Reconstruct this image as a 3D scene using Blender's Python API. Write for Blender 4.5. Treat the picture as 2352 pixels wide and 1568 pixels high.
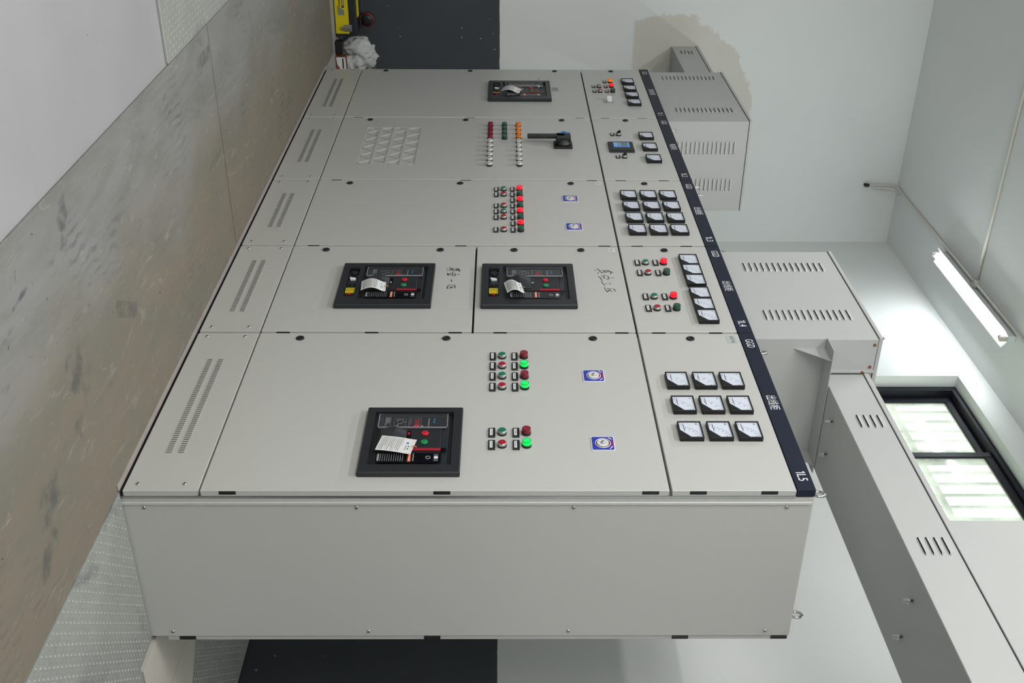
import bpy, bmesh, math, random
from mathutils import Vector, Matrix
random.seed(7)
scene = bpy.context.scene
for o in list(bpy.data.objects): bpy.data.objects.remove(o, do_unlink=True)
COL = scene.collection

# ------------------------------------------------------------------ camera
YAW, PITCH, ROLL = -1.0422, 0.0096, 0.0013
fw = Vector((math.sin(YAW)*math.cos(PITCH), math.cos(YAW)*math.cos(PITCH), math.sin(PITCH)))
rt = Vector((math.cos(YAW), -math.sin(YAW), 0)); up = rt.cross(fw)
c_, s_ = math.cos(ROLL), math.sin(ROLL)
rt2 = rt*c_ + up*s_; up2 = up*c_ - rt*s_
cam_d = bpy.data.cameras.new('camera'); cam = bpy.data.objects.new('camera', cam_d); COL.objects.link(cam)
cam_d.sensor_fit = 'HORIZONTAL'; cam_d.sensor_width = 36.0; cam_d.lens = 36.0*2489.0/2352.0
cam_d.clip_start = 0.05; cam_d.clip_end = 200
Xc, Yc, Zc = up2, -rt2, -fw            # the photograph lies on its side: world up points to the picture's right
cam.matrix_world = Matrix(((Xc.x, Yc.x, Zc.x, 2.7095), (Xc.y, Yc.y, Zc.y, -2.1269), (Xc.z, Yc.z, Zc.z, 1.2056), (0, 0, 0, 1)))
scene.camera = cam

# ------------------------------------------------------------------ world, light, exposure
w = bpy.data.worlds.new('daylight'); scene.world = w; w.use_nodes = True
nt = w.node_tree; nt.nodes.clear()
out = nt.nodes.new('ShaderNodeOutputWorld'); bg = nt.nodes.new('ShaderNodeBackground')
tc = nt.nodes.new('ShaderNodeTexCoord'); sp = nt.nodes.new('ShaderNodeSeparateXYZ'); rp = nt.nodes.new('ShaderNodeValToRGB')
nt.links.new(tc.outputs['Generated'], sp.inputs[0]); nt.links.new(sp.outputs['Z'], rp.inputs[0])
rp.color_ramp.elements[0].position = 0.0; rp.color_ramp.elements[0].color = (0.50, 0.56, 0.42, 1)
rp.color_ramp.elements[1].position = 0.35; rp.color_ramp.elements[1].color = (0.93, 0.97, 1.0, 1)
nt.links.new(rp.outputs[0], bg.inputs[0]); bg.inputs[1].default_value = 3.0
nt.links.new(bg.outputs[0], out.inputs[0])

def area(name, loc, target, sx, sy, power, color=(1, 1, 1)):
    d = bpy.data.lights.new(name, 'AREA'); d.shape = 'RECTANGLE'; d.size = sx; d.size_y = sy
    d.energy = power; d.color = color
    o = bpy.data.objects.new(name, d); COL.objects.link(o); o.location = loc
    o.rotation_euler = (Vector(target)-Vector(loc)).to_track_quat('-Z', 'Y').to_euler()
    return o
area('front_daylight_fill', (2.5, -4.3, 2.7), (2.4, 0, 2.4), 3.2, 1.7, 112, (1.0, 0.985, 0.96))  # unseen area light added for daylight on the near end; front wall is blank
area('right_side_fill', (5.3, 0.3, 2.5), (0, 0.1, 1.8), 1.6, 1.6, 5, (1.0, 0.99, 0.97))  # weak unseen fill added for faces turned right; that wall has no window
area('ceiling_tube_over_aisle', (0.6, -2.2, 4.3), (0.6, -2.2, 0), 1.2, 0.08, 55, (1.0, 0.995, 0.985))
area('end_wall_fill', (-2.0, -1.2, 4.3), (-2.0, -1.2, 0), 1.2, 0.08, 30, (1.0, 0.995, 0.985))  # unseen light added over the aisle to brighten the end wall
area('ceiling_tube_near_back_wall', (-0.3, 1.25, 4.3), (-0.3, 1.25, 0), 1.2, 0.08, 6, (1.0, 0.995, 0.985))

vs = scene.view_settings; vs.view_transform = 'Standard'; vs.look = 'None'; vs.exposure = 0.28; vs.gamma = 1.0
vs.use_curve_mapping = False

# ------------------------------------------------------------------ materials
def lin(c):
    return tuple(((v/255)/12.92 if v/255 <= 0.04045 else ((v/255+0.055)/1.055)**2.4) for v in c)
MATS = {}
def mat(name, rgb, rough=0.5, metal=0.0, emit=None, estr=0.0, noise=0.0, nscale=8.0, bump=0.0, bscale=60.0, alpha=1.0, spec=0.5, coat=0.0):
    if name in MATS: return MATS[name]
    m = bpy.data.materials.new(name); m.use_nodes = True; t = m.node_tree; b = t.nodes['Principled BSDF']
    c = lin(rgb); b.inputs['Base Color'].default_value = (*c, 1); b.inputs['Roughness'].default_value = rough
    b.inputs['Metallic'].default_value = metal; b.inputs['Specular IOR Level'].default_value = spec
    if coat: b.inputs['Coat Weight'].default_value = coat; b.inputs['Coat Roughness'].default_value = 0.1
    if emit: b.inputs['Emission Color'].default_value = (*lin(emit), 1); b.inputs['Emission Strength'].default_value = estr
    if alpha < 1: b.inputs['Alpha'].default_value = alpha
    if noise or bump:
        g = t.nodes.new('ShaderNodeNewGeometry')
    if noise:
        n = t.nodes.new('ShaderNodeTexNoise'); n.inputs['Scale'].default_value = nscale; n.inputs['Detail'].default_value = 6
        t.links.new(g.outputs['Position'], n.inputs['Vector'])
        mr = t.nodes.new('ShaderNodeMapRange'); mr.inputs[3].default_value = 1-noise; mr.inputs[4].default_value = 1+noise
        t.links.new(n.outputs['Fac'], mr.inputs[0])
        mx = t.nodes.new('ShaderNodeVectorMath'); mx.operation = 'MULTIPLY'; mx.inputs[0].default_value = c
        t.links.new(mr.outputs[0], mx.inputs[1]); t.links.new(mx.outputs[0], b.inputs['Base Color'])
    if bump:
        n2 = t.nodes.new('ShaderNodeTexNoise'); n2.inputs['Scale'].default_value = bscale; n2.inputs['Detail'].default_value = 3
        t.links.new(g.outputs['Position'], n2.inputs['Vector'])
        bp = t.nodes.new('ShaderNodeBump'); bp.inputs['Strength'].default_value = bump; bp.inputs['Distance'].default_value = 0.002
        t.links.new(n2.outputs['Fac'], bp.inputs['Height']); t.links.new(bp.outputs[0], b.inputs['Normal'])
    MATS[name] = m; return m

PAINT = mat('light_grey_powder_coat', (193, 193, 189), 0.33, noise=0.012, nscale=300, bump=0.08, bscale=900)
PAINT2 = mat('light_grey_sheet_paint', (181, 183, 181), 0.5, noise=0.015, nscale=200, bump=0.06, bscale=700)
GAP = mat('dark_gap', (52, 52, 48), 0.8)
SLOT2 = mat('shallow_slot', (112, 112, 108), 0.7)
SLOT = mat('louvre_opening', (30, 30, 32), 0.9)
NAVY = mat('navy_header_paint', (34, 39, 54), 0.5, spec=0.2, noise=0.02, nscale=200)
BLACK = mat('black_plastic', (24, 25, 26), 0.45)
BLACK2 = mat('satin_black_plastic', (38, 40, 44), 0.4)
BLACKG = mat('glossy_black', (14, 15, 17), 0.12)
DOME = mat('charcoal_moulding', (46, 49, 53), 0.32)
WHITE = mat('white_paint_text', (232, 234, 238), 0.6)
CARD = mat('white_card', (226, 226, 224), 0.7)
INK = mat('black_ink', (28, 28, 34), 0.7)
GREYINK = mat('grey_print', (150, 152, 158), 0.6)
FACE = mat('meter_dial', (216, 222, 234), 0.35)
CHROME = mat('chrome', (205, 205, 200), 0.25, 1.0)
ZINC = mat('zinc_plated_steel', (195, 197, 195), 0.32, 1.0)
RUST = mat('coppery_screw', (150, 88, 52), 0.45, 0.6)
REDB = mat('red_button_cap', (170, 20, 42), 0.35)
GREENB = mat('green_button_cap', (12, 118, 92), 0.35)
REDL = mat('dark_red_lens', (140, 14, 44), 0.15, spec=0.6)
GREENL = mat('dark_green_lens', (22, 82, 62), 0.15, spec=0.6)
REDLIT = mat('lit_red_lens', (255, 20, 50), 0.3, emit=(255, 10, 40), estr=0.6)
GREENLIT = mat('lit_green_lens', (0, 220, 90), 0.3, emit=(0, 250, 90), estr=0.5)
ORANGE = mat('orange_lens', (245, 130, 20), 0.2)
ORANGELIT = mat('lit_orange_lens', (250, 130, 10), 0.3, emit=(250, 120, 10), estr=0.35)
WHITEL = mat('white_lens', (215, 216, 212), 0.2)
BLUEF = mat('blue_faceplate', (38, 60, 172), 0.4)
DIALW = mat('white_knob', (222, 220, 222), 0.3)
REDP = mat('red_print', (205, 40, 60), 0.5)
BLUEP = mat('blue_print', (40, 130, 200), 0.5)
REDBAR = mat('red_slot_bar', (168, 22, 46), 0.45)
ORLAB = mat('orange_label', (216, 92, 44), 0.5)
YELLAB = mat('yellow_label', (228, 204, 30), 0.5)
REDDISP = mat('red_display', (96, 10, 30), 0.2, emit=(200, 10, 40), estr=0.08)
REDDIG = mat('red_digit', (230, 20, 60), 0.3, emit=(240, 10, 50), estr=0.7)
SCREEN = mat('blue_screen', (70, 130, 190), 0.3, emit=(60, 130, 200), estr=0.35)
SCREENG = mat('grey_screen_field', (110, 125, 140), 0.4)
KHAKI = mat('khaki_screen_bar', (150, 150, 125), 0.4)
GALV = mat('galvanised_checker_plate', (172, 174, 169), 0.42, 0.3, noise=0.22, nscale=7, bump=0.2)
CONC = mat('pale_concrete', (188, 184, 174), 0.75, noise=0.1, nscale=5, bump=0.25)
WINF = mat('dark_window_aluminium', (26, 29, 36), 0.5, spec=0.25)
PVC = mat('cream_pvc', (214, 212, 202), 0.5)
LAMPW = mat('white_enamel', (228, 232, 234), 0.35)
TUBE = mat('fluorescent_tube', (255, 255, 255), 0.4, emit=(246, 252, 255), estr=58)
PHOS = mat('copper_end_cap', (176, 110, 84), 0.4, 0.5)
STICK = mat('pale_sticker', (176, 184, 184), 0.6)
STICKW = mat('white_sticker', (212, 213, 208), 0.6)
YELLOW = mat('yellow_painted_steel', (214, 196, 14), 0.45, noise=0.04)
BRICKRED = mat('red_card', (186, 22, 38), 0.7)
BROWN = mat('brown_cardboard', (120, 72, 48), 0.8)
SACK = mat('white_woven_sack', (196, 198, 196), 0.75, noise=0.05, nscale=30, bump=0.3, bscale=300)
DARKRED = mat('dark_red_disc', (96, 20, 24), 0.5)

# ---
def glass_mat():
    m = bpy.data.materials.new('dusty_window_glass'); m.use_nodes = True; t = m.node_tree; t.nodes.clear()
    o = t.nodes.new('ShaderNodeOutputMaterial'); tr = t.nodes.new('ShaderNodeBsdfTransparent'); tr.inputs[0].default_value = (0.97, 1, 0.98, 1)
    tl = t.nodes.new('ShaderNodeBsdfTranslucent'); tl.inputs[0].default_value = (0.85, 0.88, 0.84, 1)
    gl = t.nodes.new('ShaderNodeBsdfGlossy'); gl.inputs['Roughness'].default_value = 0.05
    mx = t.nodes.new('ShaderNodeMixShader'); mx2 = t.nodes.new('ShaderNodeMixShader'); mx2.inputs[0].default_value = 0.05
    g = t.nodes.new('ShaderNodeNewGeometry'); n = t.nodes.new('ShaderNodeTexNoise'); n.inputs['Scale'].default_value = 5; n.inputs['Detail'].default_value = 5
    mr = t.nodes.new('ShaderNodeMapRange'); mr.inputs[1].default_value = 0.35; mr.inputs[2].default_value = 0.7; mr.inputs[3].default_value = 0.22; mr.inputs[4].default_value = 0.6
    t.links.new(g.outputs['Position'], n.inputs['Vector']); t.links.new(n.outputs['Fac'], mr.inputs[0]); t.links.new(mr.outputs[0], mx.inputs[0])
    t.links.new(tr.outputs[0], mx.inputs[1]); t.links.new(tl.outputs[0], mx.inputs[2])
    t.links.new(mx.outputs[0], mx2.inputs[1]); t.links.new(gl.outputs[0], mx2.inputs[2]); t.links.new(mx2.outputs[0], o.inputs[0])
    return m
GLASS = glass_mat()
CLEAR = mat('clear_plastic_cover', (120, 126, 130), 0.15, alpha=0.10, spec=0.3)

class N:            # small node-graph helper
    def __init__(s, name, rough=0.8):
        s.m = bpy.data.materials.new(name); s.m.use_nodes = True; s.t = s.m.node_tree
        s.b = s.t.nodes['Principled BSDF']; s.b.inputs['Roughness'].default_value = rough
        s.g = s.t.nodes.new('ShaderNodeNewGeometry'); s.pos = s.g.outputs['Position']
        sx = s.t.nodes.new('ShaderNodeSeparateXYZ'); s.t.links.new(s.pos, sx.inputs[0])
        s.x, s.y, s.z = sx.outputs
    def put(s, sock, v):
        if isinstance(v, (int, float)): sock.default_value = v
        elif isinstance(v, tuple): sock.default_value = v if len(v) != 3 or sock.type == 'VECTOR' else (*v, 1)
        else: s.t.links.new(v, sock)
    def math(s, op, a, b=0.0, c=0.0, clamp=False):
        n = s.t.nodes.new('ShaderNodeMath'); n.operation = op; n.use_clamp = clamp
        s.put(n.inputs[0], a); s.put(n.inputs[1], b); s.put(n.inputs[2], c); return n.outputs[0]
    def noise(s, scale, detail=4, vec=None, rough=0.5, dist=0.0):
        n = s.t.nodes.new('ShaderNodeTexNoise'); n.inputs['Scale'].default_value = scale; n.inputs['Detail'].default_value = detail
        n.inputs['Roughness'].default_value = rough; n.inputs['Distortion'].default_value = dist
        s.t.links.new(vec or s.pos, n.inputs['Vector']); return n.outputs['Fac']
    def scale(s, v, off=(0, 0, 0)):
        n = s.t.nodes.new('ShaderNodeMapping'); n.inputs['Scale'].default_value = v; n.inputs['Location'].default_value = off
        s.t.links.new(s.pos, n.inputs['Vector']); return n.outputs[0]
    def ramp(s, v, a, b, lo=0.0, hi=1.0):
        n = s.t.nodes.new('ShaderNodeMapRange'); n.interpolation_type = 'SMOOTHSTEP'
        s.put(n.inputs[0], v); s.put(n.inputs[1], a); s.put(n.inputs[2], b); s.put(n.inputs[3], lo); s.put(n.inputs[4], hi); return n.outputs[0]
    def mix(s, f, a, b):
        n = s.t.nodes.new('ShaderNodeMix'); n.data_type = 'RGBA'
        s.put(n.inputs[0], f); s.put(n.inputs[6], a if not isinstance(a, tuple) else (*a, 1)); s.put(n.inputs[7], b if not isinstance(b, tuple) else (*b, 1)); return n.outputs[2]
    def color(s, c): s.t.links.new(c, s.b.inputs['Base Color'])
    def bump(s, h, st=0.2, d=0.003):
        n = s.t.nodes.new('ShaderNodeBump'); n.inputs['Strength'].default_value = st; n.inputs['Distance'].default_value = d
        s.t.links.new(h, n.inputs['Height']); s.t.links.new(n.outputs[0], s.b.inputs['Normal'])

def wall_mat(name, stain=False):
    n = N(name, 0.85)
    v = n.noise(1.6, 5); base = n.mix(v, lin((224, 228, 226)), lin((232, 235, 233)))
    if stain:                       # repair plaster around the duct hole
        nn = n.noise(5.0, 8, rough=0.65)
        dy = n.math('DIVIDE', n.math('SUBTRACT', n.y, 0.62), 0.78); dz = n.math('DIVIDE', n.math('SUBTRACT', n.z, 2.44), 0.72)
        r = n.math('SQRT', n.math('ADD', n.math('MULTIPLY', dy, dy), n.math('MULTIPLY', dz, dz)))
        r = n.math('ADD', r, n.math('MULTIPLY', n.math('SUBTRACT', nn, 0.5), 0.35))
        m = n.math('MULTIPLY', n.ramp(r, 0.965, 1.0, 1, 0), n.ramp(n.z, 2.19, 2.215))
        base = n.mix(m, base, n.mix(nn, lin((208, 205, 196)), lin((216, 214, 206))))
    # dark grey dado, with small flecks of white emulsion
    vo = n.t.nodes.new('ShaderNodeTexVoronoi'); vo.inputs['Scale'].default_value = 13; vo.inputs['Randomness'].default_value = 1.0
    n.t.links.new(n.scale((1, 1, 0.8)), vo.inputs['Vector'])
    fl = n.math('ADD', vo.outputs['Distance'], n.math('MULTIPLY', n.noise(60, 2), 0.10))
    gate = n.ramp(n.noise(1.3, 2), 0.5, 0.58)
    fleck = n.math('MULTIPLY', n.ramp(fl, 0.105, 0.118, 1, 0), gate)
    dado = n.mix(fleck, n.mix(n.noise(2.5, 4), lin((62, 67, 71)), lin((70, 75, 79))), lin((170, 174, 176)))
    edge = n.math('ADD', n.z, n.math('MULTIPLY', n.math('SUBTRACT', n.noise(14, 2), 0.5), 0.006))
    n.color(n.mix(n.ramp(edge, 1.186, 1.190), dado, base))
    n.bump(n.noise(40, 4), 0.12, 0.003)
    return n.m
WALL = wall_mat('white_wall_with_grey_dado'); WALLS = wall_mat('white_wall_with_repair_patch', True)
def ceil_mat():
    n = N('white_ceiling_paint', 0.9); n.color(n.mix(n.noise(1.2, 4), lin((230, 233, 232)), lin((236, 239, 237)))); n.bump(n.noise(30, 3), 0.08); return n.m
CEIL = ceil_mat()
def floor_mat():
    n = N('polished_concrete_floor', 0.45)
    c = n.mix(n.noise(2.2, 7, rough=0.6), lin((155, 154, 157)), lin((176, 174, 177)))
    sp = n.ramp(n.noise(18, 3), 0.72, 0.78)
    n.color(n.mix(sp, c, lin((140, 138, 140)))); n.bump(n.noise(70, 3), 0.05); return n.m
FLOOR = floor_mat()
def mat_mat():
    n = N('scuffed_rubber_mat', 0.6)
    n.b.inputs['Specular IOR Level'].default_value = 0.35
    warp = n.noise(1.3, 4)
    yy = n.math('ADD', n.y, n.math('MULTIPLY', n.math('SUBTRACT', warp, 0.5), 0.9))
    c = n.mix(n.ramp(yy, -0.85, -0.35), lin((138, 138, 136)), lin((128, 119, 105)))      # worn grey outer edge, tan by the cabinets
    a = n.noise(2.2, 9, n.scale((0.8, 2.6, 1), (3, 7, 0)), 0.68, 0.5)
    c = n.mix(n.ramp(a, 0.38, 0.66, 0.0, 0.55), c, lin((112, 112, 104)))
    b = n.noise(5.0, 9, n.scale((1.0, 3.6, 1), (13, 2, 0)), 0.72, 0.9)
    c = n.mix(n.ramp(b, 0.58, 0.74, 0, 0.6), c, lin((84, 86, 88)))
    li = n.noise(6.0, 9, n.scale((0.9, 2.8, 1), (9, 4, 0)), 0.7, 1.6)
    c = n.mix(n.ramp(li, 0.56, 0.72, 0, 0.4), c, lin((180, 177, 170)))
    cl = n.ramp(n.noise(1.6, 3, n.scale((1, 1, 1), (4.4, 1.2, 0))), 0.52, 0.66)
    tr = n.t.nodes.new('ShaderNodeTexWave'); tr.wave_type = 'RINGS'; tr.inputs['Scale'].default_value = 9; tr.inputs['Distortion'].default_value = 7; tr.inputs['Detail'].default_value = 4
    n.t.links.new(n.pos, tr.inputs['Vector'])
    sm = n.math('MULTIPLY', n.math('MULTIPLY', n.ramp(tr.outputs['Fac'], 0.45, 0.95), cl), n.ramp(n.noise(7, 6), 0.42, 0.62))
    c = n.mix(n.math('MULTIPLY', sm, 0.42), c, lin((58, 62, 68)))
    c = n.mix(n.ramp(n.noise(38, 2), 0.74, 0.77, 0, 0.8), c, lin((60, 58, 54)))
    edge = n.noise(16, 4)
    # dark smudges, a worn tape patch by the joint, a scrape (centre x, centre y, half length, half width, angle, strength)
    for (cx, cy, hx, hy, ang, st) in MARKS:
        ca, sa = math.cos(ang), math.sin(ang)
        dx = n.math('SUBTRACT', n.x, cx); dy = n.math('SUBTRACT', n.y, cy)
        ux = n.math('DIVIDE', n.math('ABSOLUTE', n.math('ADD', n.math('MULTIPLY', dx, ca), n.math('MULTIPLY', dy, sa))), hx)
        uy = n.math('DIVIDE', n.math('ABSOLUTE', n.math('SUBTRACT', n.math('MULTIPLY', dy, ca), n.math('MULTIPLY', dx, sa))), hy)
        r = n.math('ADD', n.math('MAXIMUM', ux, uy) if st < 0.55 else n.math('SQRT', n.math('ADD', n.math('MULTIPLY', ux, ux), n.math('MULTIPLY', uy, uy))), n.math('MULTIPLY', n.math('SUBTRACT', edge, 0.5), 0.25 if st < 0.55 else 2.6))
        c = n.mix(n.math('MULTIPLY', n.ramp(r, 0.93, 1.0, 1, 0) if st < 0.55 else n.ramp(r, 0.25, 1.0, 1, 0), n.math('MULTIPLY', st, n.ramp(n.noise(22, 5), 0.35, 0.6, 0.25, 1))), c, lin((72, 76, 78)))
    n.color(c); n.bump(n.noise(60, 4), 0.1, 0.002); return n.m
MARKS = ((-1.64, -0.905, 0.11, 0.028, 0.0, 0.5), (-0.35, -0.457, 0.10, 0.027, -0.516, 0.45), (-1.61, -0.485, 0.10, 0.018, 0.05, 0.3), (-0.03, -0.925, 0.05, 0.06, 0.4, 0.7), (0.01, -0.85, 0.04, 0.035, 0.2, 0.7), (0.31, -0.851, 0.065, 0.012, 0.11, 0.8), (0.09, -0.50, 0.07, 0.10, 0.3, 0.6), (0.16, -0.36, 0.05, 0.05, 0.3, 0.6), (0.42, -0.30, 0.10, 0.07, 0.3, 0.6), (0.50, -0.18, 0.10, 0.05, 0.5, 0.65))
MATM = mat_mat()

def galv_mat():
    n = N('stained_galvanised_checker_plate', 0.42); n.b.inputs['Metallic'].default_value = 0.3
    a = n.noise(6, 8, None, 0.65); b = n.noise(3.2, 9, n.scale((1, 1, 1), (5, 2, 0)), 0.72, 0.6); e = n.noise(2.1, 3, n.scale((1, 1, 1), (1, 9, 0)))
    c = n.mix(a, lin((158, 161, 157)), lin((184, 186, 180)))
    c = n.mix(n.ramp(b, 0.54, 0.70, 0, 0.6), c, lin((112, 117, 118)))
    c = n.mix(n.ramp(e, 0.62, 0.75, 0, 0.3), c, lin((150, 138, 112)))
    n.color(c); n.bump(n.noise(50, 3), 0.15); return n.m
GALV = galv_mat()

# ------------------------------------------------------------------ mesh builder
class MB:
    def __init__(s): s.bm = bmesh.new(); s.mats = []
    def mi(s, m):
        if m not in s.mats: s.mats.append(m)
        return s.mats.index(m)
    def face(s, pts, m, smooth=False):
        f = s.bm.faces.new([s.bm.verts.new(p) for p in pts]); f.material_index = s.mi(m); f.smooth = smooth; return f
    def box(s, x0, x1, y0, y1, z0, z1, m, bev=0.0, seg=1):
        r = bmesh.ops.create_cube(s.bm, size=1.0)
        for v in r['verts']:
            v.co = Vector((x0+(v.co.x+.5)*(x1-x0), y0+(v.co.y+.5)*(y1-y0), z0+(v.co.z+.5)*(z1-z0)))
        fs = {f for v in r['verts'] for f in v.link_faces}; i = s.mi(m)
        for f in fs: f.material_index = i
        if bev:
            es = list({e for v in r['verts'] for e in v.link_edges})
            q = bmesh.ops.bevel(s.bm, geom=es, offset=bev, segments=seg, affect='EDGES', profile=0.5)
            for f in q['faces']: f.material_index = i
        return s
    def prism(s, pts, y0, y1, m, axis='y'):
        def P(a, b, t): return (a, t, b) if axis == 'y' else ((t, a, b) if axis == 'x' else (a, b, t))
        A = [s.bm.verts.new(P(a, b, y0)) for a, b in pts]; B = [s.bm.verts.new(P(a, b, y1)) for a, b in pts]
        i = s.mi(m); fs = [s.bm.faces.new(A), s.bm.faces.new(B[::-1])]
        for k in range(len(A)): fs.append(s.bm.faces.new((A[k], B[k], B[(k+1) % len(A)], A[(k+1) % len(A)])))
        for f in fs: f.material_index = i
        return s
    def lathe(s, c, prof, m, axis='y', seg=24, smooth=True, cap=True):
        """prof: (radius, offset along axis)"""
        rings = []
        for r, t in prof:
            ring = []
            for k in range(seg):
                a = 2*math.pi*k/seg; p, q = r*math.cos(a), r*math.sin(a)
                v = (p, t, q) if axis == 'y' else ((t, p, q) if axis == 'x' else (p, q, t))
                ring.append(s.bm.verts.new((c[0]+v[0], c[1]+v[1], c[2]+v[2])))
            rings.append(ring)
        i = s.mi(m)
        for a, b in zip(rings, rings[1:]):
            for k in range(seg):
                f = s.bm.faces.new((a[k], a[(k+1) % seg], b[(k+1) % seg], b[k])); f.material_index = i; f.smooth = smooth
        if cap:
            for rg in (rings[0], rings[-1]):
                f = s.bm.faces.new(rg); f.material_index = i
        return s
    def cyl(s, c, axis, r, t0, t1, m, seg=24, smooth=True): return s.lathe(c, [(r, t0), (r, t1)], m, axis, seg, smooth)
    def torus(s, c, R, r, m, nrm=(0, 1, 0), seg=24, sub=8):
        q = Vector((0, 0, 1)).rotation_difference(Vector(nrm)); g = []
        for k in range(seg):
            a = 2*math.pi*k/seg; ring = []
            for j in range(sub):
                b = 2*math.pi*j/sub; p = Vector(((R+r*math.cos(b))*math.cos(a), (R+r*math.cos(b))*math.sin(a), r*math.sin(b)))
                ring.append(s.bm.verts.new(Vector(c)+q @ p))
            g.append(ring)
        i = s.mi(m)
        for k in range(seg):
            for j in range(sub):
                f = s.bm.faces.new((g[k][j], g[(k+1) % seg][j], g[(k+1) % seg][(j+1) % sub], g[k][(j+1) % sub])); f.material_index = i; f.smooth = True
        return s
    def tube(s, pts, r, m, seg=10):
        pts = [Vector(p) for p in pts]; rings = []
        for k, p in enumerate(pts):
            d = (pts[min(k+1, len(pts)-1)]-pts[max(k-1, 0)]).normalized()
            a = d.cross(Vector((0.13, 0.31, 0.94))).normalized(); b = d.cross(a)
            rings.append([s.bm.verts.new(p+(a*math.cos(2*math.pi*j/seg)+b*math.sin(2*math.pi*j/seg))*r) for j in range(seg)])
        i = s.mi(m)
        for A, B in zip(rings, rings[1:]):
            for j in range(seg):
                f = s.bm.faces.new((A[j], A[(j+1) % seg], B[(j+1) % seg], B[j])); f.material_index = i; f.smooth = True
        for rg in (rings[0], rings[-1]): s.bm.faces.new(rg).material_index = i
        return s
    def stroke(s, pts, wd, y, m):        # pen line on a plane facing -y
        for a, b in zip(pts, pts[1:]):
            d = Vector((b[0]-a[0], b[1]-a[1])); L = d.length or 1e-6; d /= L; n = Vector((-d.y, d.x))*wd/2; e = d*wd*0.35
            q = [(a[0]-e.x+n.x, a[1]-e.y+n.y), (b[0]+e.x+n.x, b[1]+e.y+n.y), (b[0]+e.x-n.x, b[1]+e.y-n.y), (a[0]-e.x-n.x, a[1]-e.y-n.y)]
            s.face([(p[0], y, p[1]) for p in q], m)
        return s
    def arc(s, cx, cz, R, a0, a1, wd, y, m, n=12):
        P = [(cx+R*math.cos(math.radians(a0+(a1-a0)*k/n)), cz+R*math.sin(math.radians(a0+(a1-a0)*k/n))) for k in range(n+1)]
        return s.stroke(P, wd, y, m)
    def rect(s, x0, x1, z0, z1, y, m): s.face([(x0, y, z0), (x1, y, z0), (x1, y, z1), (x0, y, z1)], m); return s
    def text(s, body, cx, cz, y, h, m, width=None, th=0.0, yaw=0.0):
        """letters facing -y, centred on cx,cz; h = letter height"""
        cu = bpy.data.curves.new('t', 'FONT'); cu.body = body; cu.size = 1.0; cu.extrude = 0
        ob = bpy.data.objects.new('t', cu); COL.objects.link(ob); bpy.context.view_layer.update()
        me = bpy.data.meshes.new_from_object(ob.evaluated_get(bpy.context.evaluated_depsgraph_get()))
        if len(me.vertices):
            xs = [v.co.x for v in me.vertices]; ys = [v.co.y for v in me.vertices]
            x0, x1, y0, y1 = min(xs), max(xs), min(ys), max(ys); k = h/(y1-y0); kx = k if width is None else width/(x1-x0)
            vs_ = [s.bm.verts.new((cx+(v.co.x-(x0+x1)/2)*kx, y, cz+(v.co.y-(y0+y1)/2)*k)) for v in me.vertices]; i = s.mi(m)
            for p in me.polygons:
                try: s.bm.faces.new([vs_[j] for j in p.vertices]).material_index = i
                except ValueError: pass
        bpy.data.objects.remove(ob); bpy.data.curves.remove(cu); bpy.data.meshes.remove(me)
        return s
    def dashes(s, x0, x1, z0, z1, y, m, rows, wd=None, fill=0.8, vertical=False):
        """rows of small print"""
        rows_n = rows; hh = (z1-z0)/rows_n; wd = wd or hh*0.35
        for r in range(rows_n):
            z = z1-(r+0.5)*hh; x = x0
            end = x0+(x1-x0)*(random.uniform(0.55, 1.0) if fill < 1 else 1)
            while x < end:
                l = hh*random.uniform(0.5, 1.6)
                s.rect(x, min(x+l, end), z-wd/2, z+wd/2, y, m); x += l+hh*0.3
        return s
    def mesh(s, name, recalc=True):
        if recalc: bmesh.ops.recalc_face_normals(s.bm, faces=s.bm.faces)
        me = bpy.data.meshes.new(name); s.bm.to_mesh(me); s.bm.free()
        for m in s.mats: me.materials.append(m)
        return me
    def build(s, name, parent=None, loc=(0, 0, 0), rot=(0, 0, 0)):
        return put(s.mesh(name), name, parent, loc, rot)
def put(me, name, parent=None, loc=(0, 0, 0), rot=(0, 0, 0)):
    o = bpy.data.objects.new(name, me); COL.objects.link(o); o.location = loc; o.rotation_euler = rot
    if parent is not None: o.parent = parent
    return o
def empty(name, loc=(0, 0, 0), parent=None, rot=(0, 0, 0)):
    o = bpy.data.objects.new(name, None); COL.objects.link(o); o.location = loc; o.rotation_euler = rot; o.empty_display_size = 0.1
    if parent is not None: o.parent = parent
    return o
def tag(o, label=None, cat=None, group=None, kind=None):
    if label: o['label'] = label
    if cat: o['category'] = cat
    if group: o['group'] = group
    if kind: o['kind'] = kind
    return o

# ------------------------------------------------------------------ the room
WX, BY, CZ = -5.53, 1.715, 4.43        # end wall, back wall, ceiling
FY, RX = -4.6, 5.6                     # walls behind the camera
WIN = (-3.42, -1.92, 3.25, 4.262)      # window opening in the back wall
m = MB(); m.box(WX-0.2, RX+0.2, FY-0.2, BY+0.25, -0.2, 0.0, FLOOR); tag(m.build('floor'), kind='structure')
m = MB(); m.box(WX-0.2, RX+0.2, FY-0.2, BY+0.25, CZ, CZ+0.2, CEIL); tag(m.build('ceiling'), kind='structure')
m = MB(); m.box(WX-0.2, WX, FY, BY, 0, CZ, WALLS); tag(m.build('wall_left'), kind='structure')
m = MB(); m.box(RX, RX+0.2, FY, BY, 0, CZ, WALL); tag(m.build('wall_right'), kind='structure')
m = MB(); m.box(WX-0.2, RX+0.2, FY-0.2, FY, 0, CZ, WALL); tag(m.build('wall_front'), kind='structure')
m = MB(); x0, x1, z0, z1 = WIN
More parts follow.
